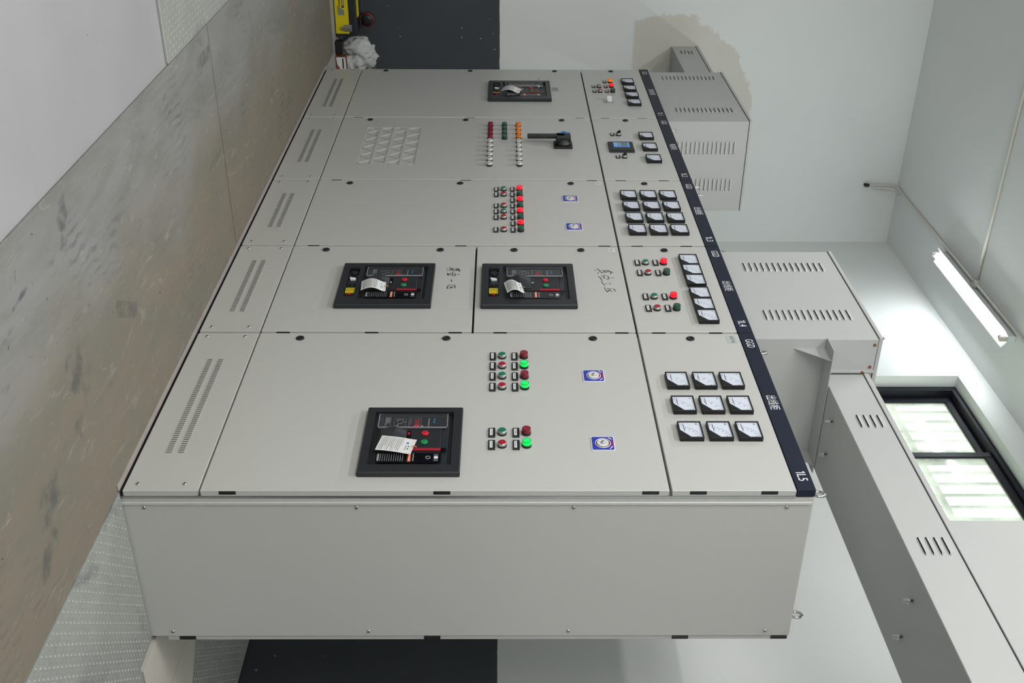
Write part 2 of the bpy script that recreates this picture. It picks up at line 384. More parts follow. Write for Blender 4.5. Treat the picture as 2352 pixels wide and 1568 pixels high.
m.box(WX-0.2, x0, BY, BY+0.25, 0, CZ, WALL); m.box(x1, RX+0.2, BY, BY+0.25, 0, CZ, WALL)
m.box(x0, x1, BY, BY+0.25, 0, z0, WALL); m.box(x0, x1, BY, BY+0.25, z1, CZ, WALL); tag(m.build('wall_back'), kind='structure')
# window: outer frame, two sashes, panes
yF = 1.80
m = MB()
for a in ((x0, x0+0.045, z0, z1), (x1-0.045, x1, z0, z1), (x0+0.045, x1-0.045, z1-0.04, z1), (x0+0.045, x1-0.045, z0, z0+0.04)):
    m.box(a[0], a[1], yF, yF+0.10, a[2], a[3], WINF, 0.003)
    m.box(a[0], a[1], yF-0.012, yF, a[2], a[3], WINF) if a[2] == z0 and a[1]-a[0] < 0.1 and False else None
win = m.build('window_1'); tag(win, kind='structure')
def sash(xa, xb, y):
    m = MB(); bw = 0.05; za, zb = z0+0.04, z1-0.04
    m.box(xa, xa+bw, y, y+0.03, za, zb, WINF, 0.003); m.box(xb-bw, xb, y, y+0.03, za, zb, WINF, 0.003)
    m.box(xa+bw, xb-bw, y, y+0.03, zb-bw, zb, WINF, 0.003); m.box(xa+bw, xb-bw, y, y+0.03, za, za+bw, WINF, 0.003)
    s_ = m.build('sash', win)
    g = MB(); g.box(xa+bw-.005, xb-bw+.005, y+0.012, y+0.017, za+bw-.005, zb-bw+.005, GLASS); g.build('pane', s_)
sash(x0+0.045, -2.655, yF+0.06); sash(-2.705, x1-0.045, yF+0.022)
# grille outside the window
BARP = mat('grey_grille_paint', (150, 152, 148), 0.6)
g = MB(); gy = 1.99
k = 0; x = x0+0.03
while x < x1: g.cyl((x, gy, 0), 'z', 0.011, z0-0.1, z1+0.06, BARP, 10); x += 0.1125
g.box(x0-0.12, x1+0.12, gy-0.012, gy+0.012, 3.86, 3.89, BARP); g.box(x0-0.12, x1+0.12, gy-0.012, gy+0.012, z0-0.11, z0-0.08, BARP)
g.box(x0-0.12, x1+0.12, gy-0.012, gy+0.012, z1+0.05, z1+0.08, BARP)
tag(g.build('window_grille'), 'metal security grille of upright bars outside the high window', 'grille')

# ------------------------------------------------------------------ floor coverings and cover plates
def slab(name, pts, z0, z1, m_, bev=0.0):
    m = MB(); m.prism(pts, z0, z1, m_, 'z'); return m
m = slab('m', [(-1.744, -1.012), (3.6, -1.012), (3.6, -0.004), (0.014, -0.004), (0.014, -0.032), (-1.744, -0.032)], 0, 0.006, MATM)
tag(m.build('rubber_floor_mat'), 'scuffed beige rubber mat along the fronts of the three nearest cabinets', 'floor mat')
m = slab('m', [(-5.0, -1.012), (-1.756, -1.012), (-1.756, -0.032), (-4.60, -0.032), (-4.62, -0.004), (-5.0, -0.004)], 0, 0.006, MATM)
tag(m.build('rubber_floor_mat'), 'olive grey rubber mat along the cabinet fronts beyond the floor joint, near the toolbox', 'floor mat')
def lugs(m, inside, x0, x1, y0, y1, z, style, pitch=0.034):
    j = 0; y = y0+pitch/2
    while y < y1:
        i = 0; x = x0+pitch/2
        while x < x1:
            if inside(x, y):
                if style == 'ring':
                    if (i+j) % 2 == 0: m.lathe((x, y, z), [(0.0056, -0.001), (0.0046, 0.0018), (0.0034, 0.0018), (0.0026, 0.0004)], GALV, 'z', 8)
                    else: lens(m, x, y, z, math.pi/2, 0.0098, 0.0018)
                else: lens(m, x, y, z, math.radians(38 if (i+j) % 2 else -52), 0.0105, 0.0022)
            x += pitch; i += 1
        y += pitch; j += 1
def lens(m, x, y, z, a, L, W):
    ca, sa = math.cos(a), math.sin(a)
    P = lambda u, v, h: (x+u*ca-v*sa, y+u*sa+v*ca, z+h)
    t = [P(-L, 0, 0), P(0, -W, 0), P(L, 0, 0), P(0, W, 0)]; tp = P(0, 0, 0.0018); l_, r_ = P(-L*.5, 0, 0.0015), P(L*.5, 0, 0.0015)
    for f in ((t[0], t[1], l_), (t[1], tp, l_), (t[1], r_, tp), (t[1], t[2], r_), (t[2], t[3], r_), (t[3], tp, r_), (t[3], l_, tp), (t[3], t[0], l_)): m.face(f, GALV)
m = slab('m', [(0.006, 0.0), (1.7, 0.0), (1.7, 0.90), (0.14, 0.90), (0.14, 0.635), (0.006, 0.635)], 0, 0.008, GALV)
lugs(m, lambda x, y: (y < 0.62 and x > 0.02) or x > 0.155, 0.01, 1.25, 0.005, 0.89, 0.008, 'ring', 0.0205)
tag(m.build('checker_plate'), 'galvanised checker plate trench cover beside the side panel of the nearest cabinet', 'cover plate')
m = slab('m', [(-2.25, -2.3), (-1.16, -2.3), (-1.16, -1.016), (-2.25, -1.016)], 0, 0.008, GALV)
m.box(-1.18, -1.155, -2.3, -1.02, 0.0, 0.011, GALV, 0.002); m.box(-2.25, -2.235, -2.3, -1.02, 0.0, 0.011, GALV, 0.002)
lugs(m, lambda x, y: True, -2.23, -1.18, -1.7, -1.02, 0.008, 'diag', 0.0225)
tag(m.build('checker_plate'), 'grey diamond-pattern steel cover plate set in the pale floor at the mat edge', 'cover plate')
m = slab('m', [(-1.6, 0.95), (-0.455, 0.95), (-0.263, 1.145), (0.28, 1.705), (-1.6, 1.705)], 0, 0.008, GALV)
lugs(m, lambda x, y: y > 0.96 and (x+0.455 < (y-0.95)-0.02), -1.1, 0.3, 0.96, 1.69, 0.008, 'ring', 0.0205)
tag(m.build('checker_plate'), 'dull checker plate on the floor against the dark wall behind the nearest cabinet', 'cover plate')
m = slab('m', [(-1.6, 0.655), (0.134, 0.655), (0.134, 0.905), (-0.07, 0.925), (-1.6, 0.905)], 0, 0.012, CONC)
tag(m.build('concrete_slab'), 'pale concrete slab on the floor behind the nearest cabinet between two steel plates', 'slab')
m = slab('m', [(-0.60, 0.918), (-0.07, 0.936), (0.6, 1.20), (0.6, 1.70), (0.292, 1.70), (-0.256, 1.141), (-0.47, 0.935)], 0, 0.010, CONC)
tag(m.build('concrete_slab'), 'cream concrete strip between the cracked slab edge and the dull checker plate', 'slab')
m = MB(); m.box(-4.61, 0.012, -0.030, -0.006, 0.0, 0.011, mat('scuffed_steel_edging', (158, 150, 146), 0.6, 0.0, noise=0.2, nscale=20), 0.001); m.box(-4.61, 0.0, -0.006, 0.029, 0.0, 0.005, GAP); m.build('trim_1')['kind'] = 'structure'  # steel edging, then a dark strip painting the shadow at the cabinet foot

# ------------------------------------------------------------------ component meshes (origin on the door face, -y is outwards)
METERB = mat('meter_bezel', (26, 27, 29), 0.5, spec=0.35)
def meter_meshes(kind):
    b = MB(); hx, hz = 0.048, 0.040
    b.box(-hx, hx, -0.005, 0.0, -hz, hz, BLACK); t = 0.004; f = -0.018
    b.box(-hx, -hx+t, f, -0.005, -hz, hz, METERB, 0.0008); b.box(hx-t, hx, f, -0.005, -hz, hz, METERB, 0.0008)
    b.box(-hx+t, hx-t, f, -0.005, hz-t, hz, METERB, 0.0008); b.box(-hx+t, hx-t, f, -0.005, -hz, -hz+t, METERB, 0.0008)
    b.prism([(hx-t, -hz+t), (hx-t, -hz+0.036), (hx-0.044, -hz+t)], f+0.0003, -0.005, METERB)
    b.cyl((hx-0.014, 0, -hz+0.014), 'y', 0.003, f-0.0006, f+0.001, BLACK, 12)
    d = MB(); d.box(-hx+t, hx-t, -0.014, -0.006, -hz+t, hz-t, FACE); y = -0.0144
    px, pz = hx-0.008, -hz+0.010
    R = 0.060; n = {'A': 3, 'kA': 9, 'mid': 5}[kind]
    d.arc(px, pz, R, 92, 176, 0.0006, y, GREYINK, 20)
    for k in range(n+1):
        a = math.radians(94+80*k/n); c0, s0 = math.cos(a), math.sin(a)
        d.stroke([(px+(R-0.005)*c0, pz+(R-0.005)*s0), (px+R*c0, pz+R*s0)], 0.0011, y, INK)
        if k % (1 if n < 6 else 2) == 0: d.rect(px+(R-.011)*c0-.002, px+(R-.011)*c0+.002, pz+(R-.011)*s0-.0012, pz+(R-.011)*s0+.0012, y, INK)
    d.stroke([(-hx+0.012, -hz+0.0185), (px-0.034, -hz+0.0195)], 0.0018, y, INK)
    d.dashes(-hx+0.009, -hx+0.034, -hz+0.006, -hz+0.014, y, GREYINK, 2, 0.0013)
    d.text('A' if kind != 'kA' else 'kA', -hx+0.014, hz-0.016, y, 0.007, INK)
    return b.mesh('panel_meter'), d.mesh('dial')
METERS = {k: meter_meshes(k) for k in ('A', 'kA', 'mid')}
def meter(parent, x, z, kind='A'):
    a, d = METERS[kind]; o = put(a, 'panel_meter', parent, (x, 0, z)); put(d, 'dial', o)
b = MB(); b.lathe((0, 0, 0), [(0.0158, 0), (0.0158, -0.006), (0.0148, -0.007)], BLACK); b.lathe((0, 0, 0), [(0.0150, -0.0065), (0.0156, -0.009), (0.0156, -0.014), (0.0140, -0.0165), (0.0125, -0.0165)], CHROME)
BTN = b.mesh('push_button')
def cap(m_):
    b = MB(); b.lathe((0, 0, 0), [(0.0124, -0.010), (0.0124, -0.0178), (0.0112, -0.0188)], m_); return b.mesh('button_cap')
CAPS = {'red': cap(REDB), 'green': cap(GREENB), 'white': cap(WHITEL)}
b = MB(); b.lathe((0, 0, 0), [(0.0160, 0), (0.0160, -0.0085), (0.0150, -0.0095)], BLACK); LBASE = b.mesh('indicator_lamp')
def lensm(m_):
    b = MB(); b.lathe((0, 0, 0), [(0.0147, -0.009), (0.0150, -0.012), (0.0150, -0.0215), (0.0138, -0.0235), (0.0125, -0.0235)], m_)
    b.torus((0, -0.0232, 0), 0.0140, 0.0010, BLACK2, (0, 1, 0), 20, 5); return b.mesh('lens')
LENS = {k: lensm(v) for k, v in {'red': REDL, 'green': GREENL, 'redlit': REDLIT, 'greenlit': GREENLIT, 'orange': ORANGE, 'orangelit': ORANGELIT, 'white': WHITEL}.items()}
def button(p, x, z, c): o = put(BTN, 'push_button', p, (x, 0, z)); tag(put(CAPS[c], 'button_cap', o), c+' cap')
def lamp(p, x, z, c):
    o = put(LBASE, 'indicator_lamp', p, (x, 0, z))
    tag(put(LENS[c], 'lens', o), {'redlit': 'glowing red lens', 'greenlit': 'glowing green lens', 'orangelit': 'glowing orange lens'}.get(c, c+' lens'))
b = MB(); b.box(-0.026, 0.026, -0.006, 0, -0.0115, 0.0115, BLACK, 0.0012); LABF = b.mesh('name_plate')
b = MB(); b.box(-0.019, 0.019, -0.0066, -0.0055, -0.007, 0.003, CARD); b.dashes(-0.014, 0.014, -0.005, 0.0015, -0.0068, GREYINK, 1, 0.003, 1); LABC = b.mesh('name_card')
def nameplate(p, x, z, sc=1.0):
    o = put(LABF, 'name_plate', p, (x, 0, z)); put(LABC, 'name_card', o); o.scale = (sc, 1, 1)
b = MB(); b.lathe((0, 0, 0), [(0.0165, 0), (0.0165, -0.003), (0.0135, -0.0055), (0.0105, -0.0055), (0.0095, -0.003), (0.003, -0.003)], BLACK); b.box(-0.004, 0.004, -0.0045, -0.002, -0.0015, 0.0015, BLACK2); LOCK = b.mesh('door_lock')
b = MB(); b.box(-0.0022, 0.0015, 0.002, 0.0155, -0.027, 0.027, BLACK, 0.002, 2); HINGE = b.mesh('hinge')
b = MB(); b.lathe((0, 0, 0), [(0.0068, 0.0), (0.0066, -0.0015), (0.005, -0.0034), (0.003, -0.004)], ZINC, 'y', 12); b.box(-0.0035, 0.0035, -0.0043, -0.003, -0.0006, 0.0006, SLOT); b.box(-0.0006, 0.0006, -0.0043, -0.003, -0.0035, 0.0035, SLOT); SCREW = b.mesh('screw')
b = MB(); b.torus((0, 0, 0.030), 0.0215, 0.0052, CHROME, (0.35, 1, 0), 28, 10); b.lathe((0, 0, 0), [(0.014, 0), (0.014, 0.004), (0.006, 0.010)], CHROME, 'z', 16); EYE = b.mesh('lifting_eye')
# thermostat with blue plate
b = MB(); q = 0.0375
def rr(h, r, n=4): return [(sx*(h-r)+r*math.cos(a), sz*(h-r)+r*math.sin(a)) for (sx, sz, a0) in ((1, 1, 0), (-1, 1, 90), (-1, -1, 180), (1, -1, 270)) for a in [math.radians(a0+90*k/n) for k in range(n+1)]]
b.prism(rr(0.0395, 0.006), 0, -0.0022, CARD); b.prism(rr(0.0362, 0.005), -0.0022, -0.0030, BLUEF)
b.arc(0, 0.001, 0.0325, 55, 125, 0.0032, -0.0034, REDP, 10); b.stroke([(-0.031, 0.021), (-0.022, 0.030)], 0.0035, -0.0034, WHITE); b.stroke([(0.020, 0.031), (0.031, 0.022)], 0.0035, -0.0034, WHITE)
b.arc(0, 0, 0.0285, 20, 160, 0.0008, -0.0034, REDP, 12)
THB = b.mesh('temperature_controller')
b = MB(); b.lathe((0, 0, 0), [(0.0268, -0.0025), (0.0262, -0.0048), (0.0245, -0.0048), (0.0238, -0.0032)], DIALW, 'y', 32, cap=False); b.lathe((0, 0, 0), [(0.0240, -0.0031), (0.0238, -0.0033)], BLACK, 'y', 32)
b.lathe((0, 0, 0), [(0.0205, -0.0030), (0.0200, -0.0055), (0.0185, -0.0058)], DIALW, 'y', 32); b.lathe((0, 0, 0), [(0.008, -0.0055), (0.0072, -0.009), (0.005, -0.0115), (0.002, -0.0125)], CHROME, 'y', 16)
b.stroke([(0.002, 0.007), (0.005, 0.019)], 0.0012, -0.0062, REDP); THK = b.mesh('control_knob')
def thermo(p, x, z): o = put(THB, 'temperature_controller', p, (x, 0, z)); tag(put(THK, 'control_knob', o), 'white round knob with red pointer')

def panel(m, x0, x1, z0, z1, holes=(), th=0.021, c=0.0018, m_=PAINT):
    """sheet-metal door skin with folded edges and cut-outs, front at y=0"""
    xs = sorted({x0+c, x1-c, *[h[0] for h in holes], *[h[1] for h in holes]}); zs = sorted({z0+c, z1-c, *[h[2] for h in holes], *[h[3] for h in holes]})
    V = {}
    def v(x, z, y=0.0):
        k = (round(x, 5), round(z, 5), round(y, 5))
        if k not in V: V[k] = m.bm.verts.new((x, y, z))
        return V[k]
    i = m.mi(m_)
    def F(*a): f = m.bm.faces.new(a); f.material_index = i
    for xa, xb in zip(xs, xs[1:]):
        for za, zb in zip(zs, zs[1:]):
            if not any(h[0] <= xa and xb <= h[1] and h[2] <= za and zb <= h[3] for h in holes): F(v(xa, za), v(xb, za), v(xb, zb), v(xa, zb))
    for xa, xb in zip(xs, xs[1:]):
        F(v(xa, zs[0]), v(xb, zs[0]), v(xb, z0, c), v(xa, z0, c)); F(v(xa, z0, c), v(xb, z0, c), v(xb, z0, th), v(xa, z0, th))
        F(v(xa, zs[-1]), v(xb, zs[-1]), v(xb, z1, c), v(xa, z1, c)); F(v(xa, z1, c), v(xb, z1, c), v(xb, z1, th), v(xa, z1, th))
    for za, zb in zip(zs, zs[1:]):
        F(v(xs[0], za), v(xs[0], zb), v(x0, zb, c), v(x0, za, c)); F(v(x0, za, c), v(x0, zb, c), v(x0, zb, th), v(x0, za, th))
        F(v(xs[-1], za), v(xs[-1], zb), v(x1, zb, c), v(x1, za, c)); F(v(x1, za, c), v(x1, zb, c), v(x1, zb, th), v(x1, za, th))
    for sx, ex in ((xs[0], x0), (xs[-1], x1)):
        for sz, ez in ((zs[0], z0), (zs[-1], z1)): F(v(sx, sz), v(ex, sz, c), v(ex, ez, th), v(sx, ez, c))
    for h in holes:
        for a, b_ in (((h[0], h[2]), (h[1], h[2])), ((h[1], h[2]), (h[1], h[3])), ((h[1], h[3]), (h[0], h[3])), ((h[0], h[3]), (h[0], h[2]))):
            F(v(*a), v(*b_), v(*b_, th), v(*a, th))

# ------------------------------------------------------------------ circuit breakers
def tag_mesh(curl, W=0.105, H=0.062, cert=False):
    """paper swing tag; x runs across (its print is read along +z in the cabinet frame), hangs in front of the breaker"""
    b = MB(); n = 10; sh = []
    for k in range(n+1):
        t = k/n; sh.append((t*H, -0.004-curl*math.sin(math.pi*min(t*1.15, 1))*0.018-curl*0.006*(1-t)))
    # W across x, H up z
    for k in range(n):
        (z0_, y0_), (z1_, y1_) = sh[k], sh[k+1]
        b.face([(-W/2, y0_, z0_), (W/2, y0_, z0_), (W/2, y1_, z1_), (-W/2, y1_, z1_)], CARD, True)
    def yy(z):
        t = max(0, min(0.9999, z/H))*n; i = int(t); return sh[i][1]+(sh[i+1][1]-sh[i][1])*(t-i)-0.0006
    rows = 13
    for r in range(rows):
        z = H*(0.05+0.66*r/rows); x = -W/2+0.006; e = W/2-0.006-random.uniform(0, 0.035)*(r % 3 == 0)
        while x < e:
            l = random.uniform(0.002, 0.005); b.face([(x, yy(z), z), (min(x+l, e), yy(z), z), (min(x+l, e), yy(z+.0016), z+.0016), (x, yy(z+.0016), z+.0016)], INK if r % 4 else GREYINK); x += l+0.0012
    z = H*0.80; b.lathe((0-W*0.18, yy(z)+0.0002, z), [(0.0045, 0), (0.0045, -0.0004)], BLUEP, 'y', 14)
    b.rect(-W*0.02, W*0.3, H*0.78, H*0.80, yy(H*.8)-.0005, GREYINK); b.rect(0, W*0.06, H*0.84, H*0.875, yy(H*.85)-.0005, INK); b.rect(W*0.16, W*0.22, H*0.84, H*0.875, yy(H*.85)-.0005, INK)
    return b
def build_breaker(parent, x0, z0, sub=True, tagcfg=None, key=False, lx=0.0, off=(False, False)):
    """x0,z0 lower left corner of the black frame in cabinet coordinates"""
    W, H = (0.385, 0.398) if sub else (0.374, 0.330)
    ox0, ox1, oz0, oz1 = (0.030, 0.334, 0.092, 0.368) if sub else (0.030, 0.333, 0.029, 0.299)
    root = empty('circuit_breaker', (x0, 0, z0), parent)
    f = MB(); Y = -0.020
    holes = [(ox0, ox1, oz0, oz1)] + ([(0.048, 0.312, 0.029, 0.074)] if sub else [])
    panel(f, 0, W, 0, H, holes, 0.020, 0.003, BLACK2)
    fr = f.build('breaker_frame', root, (0, Y, 0))
    if sub:
        s = MB(); s.box(0.046, 0.314, 0.004, 0.010, 0.027, 0.076, BLACKG)
        s.lathe((0.082, 0.004, 0.052), [(0.017, 0), (0.017, -0.004), (0.012, -0.006)], BLACK); s.rect(0.128, 0.131, 0.034, 0.044, 0.0035, WHITE)
        s.lathe((0.180, 0.004, 0.053), [(0.013, 0), (0.013, -0.003)], BLACK2)
        for a in range(0, 360, 60): s.rect(0.180+.017*math.cos(math.radians(a))-.001, 0.180+.017*math.cos(math.radians(a))+.001, 0.053+.017*math.sin(math.radians(a))-.001, .053+.017*math.sin(math.radians(a))+.001, .0035, WHITE)
        for a in range(0, 360, 60): s.rect(0.11+.012*math.cos(math.radians(a))-.001, 0.11+.012*math.cos(math.radians(a))+.001, 0.053+.017*math.sin(math.radians(a))-.001, .053+.017*math.sin(math.radians(a))+.001, .0035, WHITE)
        s.prism([(0.132, 0.038), (0.152, 0.042), (0.152, 0.066), (0.140, 0.064)], 0.004, -0.003, WHITE)
        s.build('racking_panel', root, (0, -0.014, 0))
        l = MB()
        if key:
            l.rect(0.222, 0.243, 0.031, 0.050, 0.002, YELLAB); l.rect(0.222, 0.243, 0.054, 0.072, 0.002, YELLAB); l.box(0.242, 0.262, -0.002, 0.004, 0.045, 0.057, REDB)
        else:
            l.box(0.226, 0.268, 0.0, 0.004, 0.033, 0.070, YELLAB)
            l.dashes(0.230, 0.264, 0.036, 0.067, -0.0004, INK, 5, 0.002)
        l.build('warning_label', root, (0, -0.014, 0)); r_ = MB(); r_.lathe((0.284, 0.004, 0.051), [(0.006, 0), (0.006, -0.006), (0.004, -0.008)], REDB, 'y', 14)
        r_.build('push_knob', root, (0, -0.014, 0))
    # main face, recessed
    A, B = ox1-ox0, oz1-oz0
    U = lambda t: ox0+t*A
    Vv = lambda v: oz0+v*B
    y = -0.003
    p = MB(); p.box(ox0-.003, ox1+.003, y, y+0.008, oz0-.003, oz1+.003, BLACK2); p.box(U(.035), U(.965), y-0.006, y, Vv(.06), Vv(.955), DOME, 0.004, 2)
    p.box(U(.08), U(.90), y-0.012, y-0.006, Vv(.10), Vv(.87), BLACK2, 0.005, 2); fp = p.build('breaker_face', root); yf = y-0.0122
    # protection relay strip behind a clear cover
    d = MB(); d.box(U(.085), U(.30), yf-0.002, yf, Vv(.12), Vv(.90), BLACKG, 0.001)
    yy = yf-0.0024
    d.stroke([(U(.10), Vv(.14)), (U(.29), Vv(.14)), (U(.29), Vv(.205)), (U(.10), Vv(.205)), (U(.10), Vv(.14))], 0.001, yy, GREYINK)
    d.dashes(U(.11), U(.28), Vv(.145), Vv(.20), yy, GREYINK, 4, 0.0022); d.rect(U(.13), U(.17), Vv(.148), Vv(.158), yy, YELLAB)
    d.stroke([(U(.12), Vv(.25)), (U(.12), Vv(.40)), (U(.28), Vv(.40)), (U(.28), Vv(.25)), (U(.12), Vv(.25))], 0.0007, yy, GREYINK)
    d.stroke([(U(.27), Vv(.26)), (U(.27), Vv(.30)), (U(.23), Vv(.30)), (U(.23), Vv(.33)), (U(.19), Vv(.37)), (U(.19), Vv(.40))], 0.0013, yy, WHITE)
    d.stroke([(U(.15), Vv(.37)), (U(.15), Vv(.29)), (U(.18), Vv(.29))], 0.0013, yy, WHITE)
    d.stroke([(U(.11), Vv(.435)), (U(.11), Vv(.59)), (U(.295), Vv(.59)), (U(.295), Vv(.435)), (U(.11), Vv(.435))], 0.0007, yy, GREYINK)
    d.dashes(U(.13), U(.28), Vv(.44), Vv(.48), yy, GREYINK, 2, 0.0012)
    d.dashes(U(.12), U(.29), Vv(.68), Vv(.70), yy, GREYINK, 1, 0.004, 1)
    d.stroke([(U(.12), Vv(.755)), (U(.165), Vv(.765)), (U(.195), Vv(.745)), (U(.21), Vv(.77))], 0.0035, yy, BLUEP)
    d.rect(U(.265), U(.295), Vv(.60), Vv(.62), yy, YELLAB)
    d.build('relay_panel', root)
    e = MB(); e.rect(U(.14), U(.27), Vv(.505), Vv(.575), yy-0.0002, REDDISP)
    e.stroke([(U(.262), Vv(.515)), (U(.262), Vv(.565)), (U(.285), Vv(.565)), (U(.285), Vv(.515)), (U(.262), Vv(.515))], 0.0016, yy-0.0006, REDDIG); e.build('red_display', root)
    cvr = MB(); cvr.box(U(.055), U(.318), yf-0.007, yf-0.0055, Vv(.055), Vv(.93), CLEAR, 0.0005)
    for q in ((.055, .06, .055, .93), (.313, .318, .055, .93), (.055, .318, .055, .062), (.055, .318, .923, .93)): cvr.box(U(q[0]), U(q[1]), yf-0.0085, yf-0.003, Vv(q[2]), Vv(q[3]), CHROME if q[1] < .1 else GREYINK)
    cvr.build('clear_cover', root)
    # charging handle
    h = MB(); n = 12; prev = None
    for k in range(n+1):
        t = k/n; z = Vv(.10+.33*t); xx = [(U(.33+.0*t), 0.004), (U(.37), 0.016+0.006*math.sin(math.pi*t)), (U(.52), 0.018+0.008*math.sin(math.pi*t)), (U(.60), 0.012), (U(.66), 0.002)]
        ring = [h.bm.verts.new((a, yf-dy*math.sin(math.pi*(0.12+0.80*t)), z)) for a, dy in xx]
        if prev:
            for q in range(len(ring)-1):
                ff = h.bm.faces.new((prev[q], prev[q+1], ring[q+1], ring[q])); ff.material_index = h.mi(DOME); ff.smooth = True
        prev = ring
    h.build('charging_handle', root)
    o1 = MB(); o1.prism([(U(.36)+a*A*.09+A*.09, Vv(.455)+b_*B*.028) for a, b_ in [(-1, -.6), (-.85, -1), (.85, -1), (1, -.6), (1, .6), (.85, 1), (-.85, 1), (-1, .6)]], yf, yf-0.0015, BLACKG)
    o1.rect(U(.385), U(.44), Vv(.44), Vv(.47), yf-0.0018, REDB if not sub else BLACKG); o1.rect(U(.47), U(.52), Vv(.44), Vv(.47), yf-0.0018, GREYINK if sub else BLACKG); o1.build('status_window', root)
    for t_, m_, nm in ((.41, REDLIT if False else mat('bright_red_cap', (206, 26, 44), 0.35), 'red round button'), (.575, mat('bright_green_cap', (20, 140, 84), 0.35), 'green round button')):
        k_ = MB(); k_.lathe((0, 0, 0), [(0.0125, 0), (0.0125, -0.003), (0.0115, -0.0045), (0.006, -0.0050)], m_); tag(k_.build('push_button', root, (U(t_), yf, Vv(.655))), nm)
    s2 = MB(); s2.box(U(.70), U(.745), yf-0.0015, yf+0.001, Vv(.05), Vv(.94), BLACK); s2.lathe((U(.722), yf-0.0015, Vv(.90)), [(0.0105, 0), (0.0105, -0.0012)], BLACKG, 'y', 18)
    s2.box(U(.706), U(.742), yf-0.006, yf-0.0015, Vv(.46 if not sub else .56), Vv(.865), REDBAR, 0.0006); s2.build('slide_slot', root)
    s3 = MB(); s3.box(U(.775), U(.955), yf-0.002, yf, Vv(.09), Vv(.88), BLACKG, 0.001); yy = yf-0.0024
    for r in range(12): s3.dashes(U(.79), U(.93), Vv(.11+.027*r), Vv(.11+.027*r+.018), yy, GREYINK, 1, 0.0022, 1)
    s3.rect(U(.80), U(.92), Vv(.105), Vv(.13), yy-.0002, GREYINK)
    s3.rect(U(.785), U(.94), Vv(.475), Vv(.515), yy, ORLAB); s3.dashes(U(.79), U(.93), Vv(.48), Vv(.51), yy-.0002, WHITE, 1, 0.004, 1); s3.dashes(U(.79), U(.93), Vv(.53), Vv(.555), yy, GREYINK, 1, 0.004, 1)
    s3.torus((U(.865), yy, Vv(.72)), 0.0075, 0.0013, GREYINK, (0, 1, 0), 16, 6); s3.lathe((U(.865), yy, Vv(.72)), [(0.004, 0), (0.004, -0.001)], BLACK, 'y', 12)
    s3.rect(U(.80), U(.93), Vv(.79), Vv(.845), yy, mat('grey_badge', (88, 92, 96), 0.4)); s3.lathe((U(.865), yy-.0003, Vv(.818)), [(0.007, 0), (0.007, -0.0006)], WHITE, 'y', 16)
    s3.build('rating_plate', root)
    if key:
        kk = MB(); kk.lathe((U(.30), yf, Vv(.83)), [(0.016, 0), (0.016, -0.004), (0.013, -0.007)], CHROME, 'y', 18); kk.box(U(.30)-.004, U(.30)+.004, yf-0.060, yf-0.007, Vv(.83)-.0015, Vv(.83)+.0015, CHROME)
        kk.build('key', root)
    return root, U, Vv, yf

# ------------------------------------------------------------------ cabinets
XS = [-4.615, -3.6, -2.6, -1.8, -1.0, 0.0]
H0, H1, D0, D1, I0, I1 = 0.015, 0.2515, 0.2575, 1.7365, 1.7445, 2.1385
LOCKZ = (0.42, 0.99, 1.563); HZ = (0.343, 1.018, 1.677)
names = ['1L1', '1L2', '1L3', '1L4', '1L5']; chin = ['进线总柜', '电容柜', '出线柜', '出线柜', '出线柜']
labels = ['grey switchgear cabinet headed 1L1, farthest of the row, with a white selector knob',
          'light grey switchgear cabinet headed 1L2 with black isolator handle and two columns of lamps',
          'light grey switchgear cabinet headed 1L3 with twelve panel meters and two blue thermostats',
          'light grey switchgear cabinet headed 1L4 with two stacked breakers and black handwriting',
          'light grey switchgear cabinet headed 1L5, nearest in the row, showing its blank side panel']
CAB = []
def vent_slots(m, x0, x1, zr, n):
    for za, zb in zr:
        for k in range(n):
            x = x0+(x1-x0)*(k+0.5)/n; a, b_ = x-0.0045, x+0.0035
            p = [(a, 0.0, za), (b_, -0.0032, za+0.002), (b_, -0.0032, zb-0.002), (a, 0.0, zb)]
            m.face(p, PAINT); m.face([(b_, -0.0032, za+.002), (b_, -0.0032, zb-.002), (b_, 0.0, zb), (b_, 0.0, za)], SLOT2)
            m.face([(a, 0, za), (b_, -0.0032, za+.002), (b_, 0, za)], PAINT); m.face([(a, 0, zb), (b_, -0.0032, zb-.002), (b_, 0, zb)], PAINT)
vents = [(-4.38, -3.80, 48), (-3.378, -2.856, 42), (-2.417, -2.004, 34), (-1.648, -1.172, 40), (-0.80, -0.20, 50)]
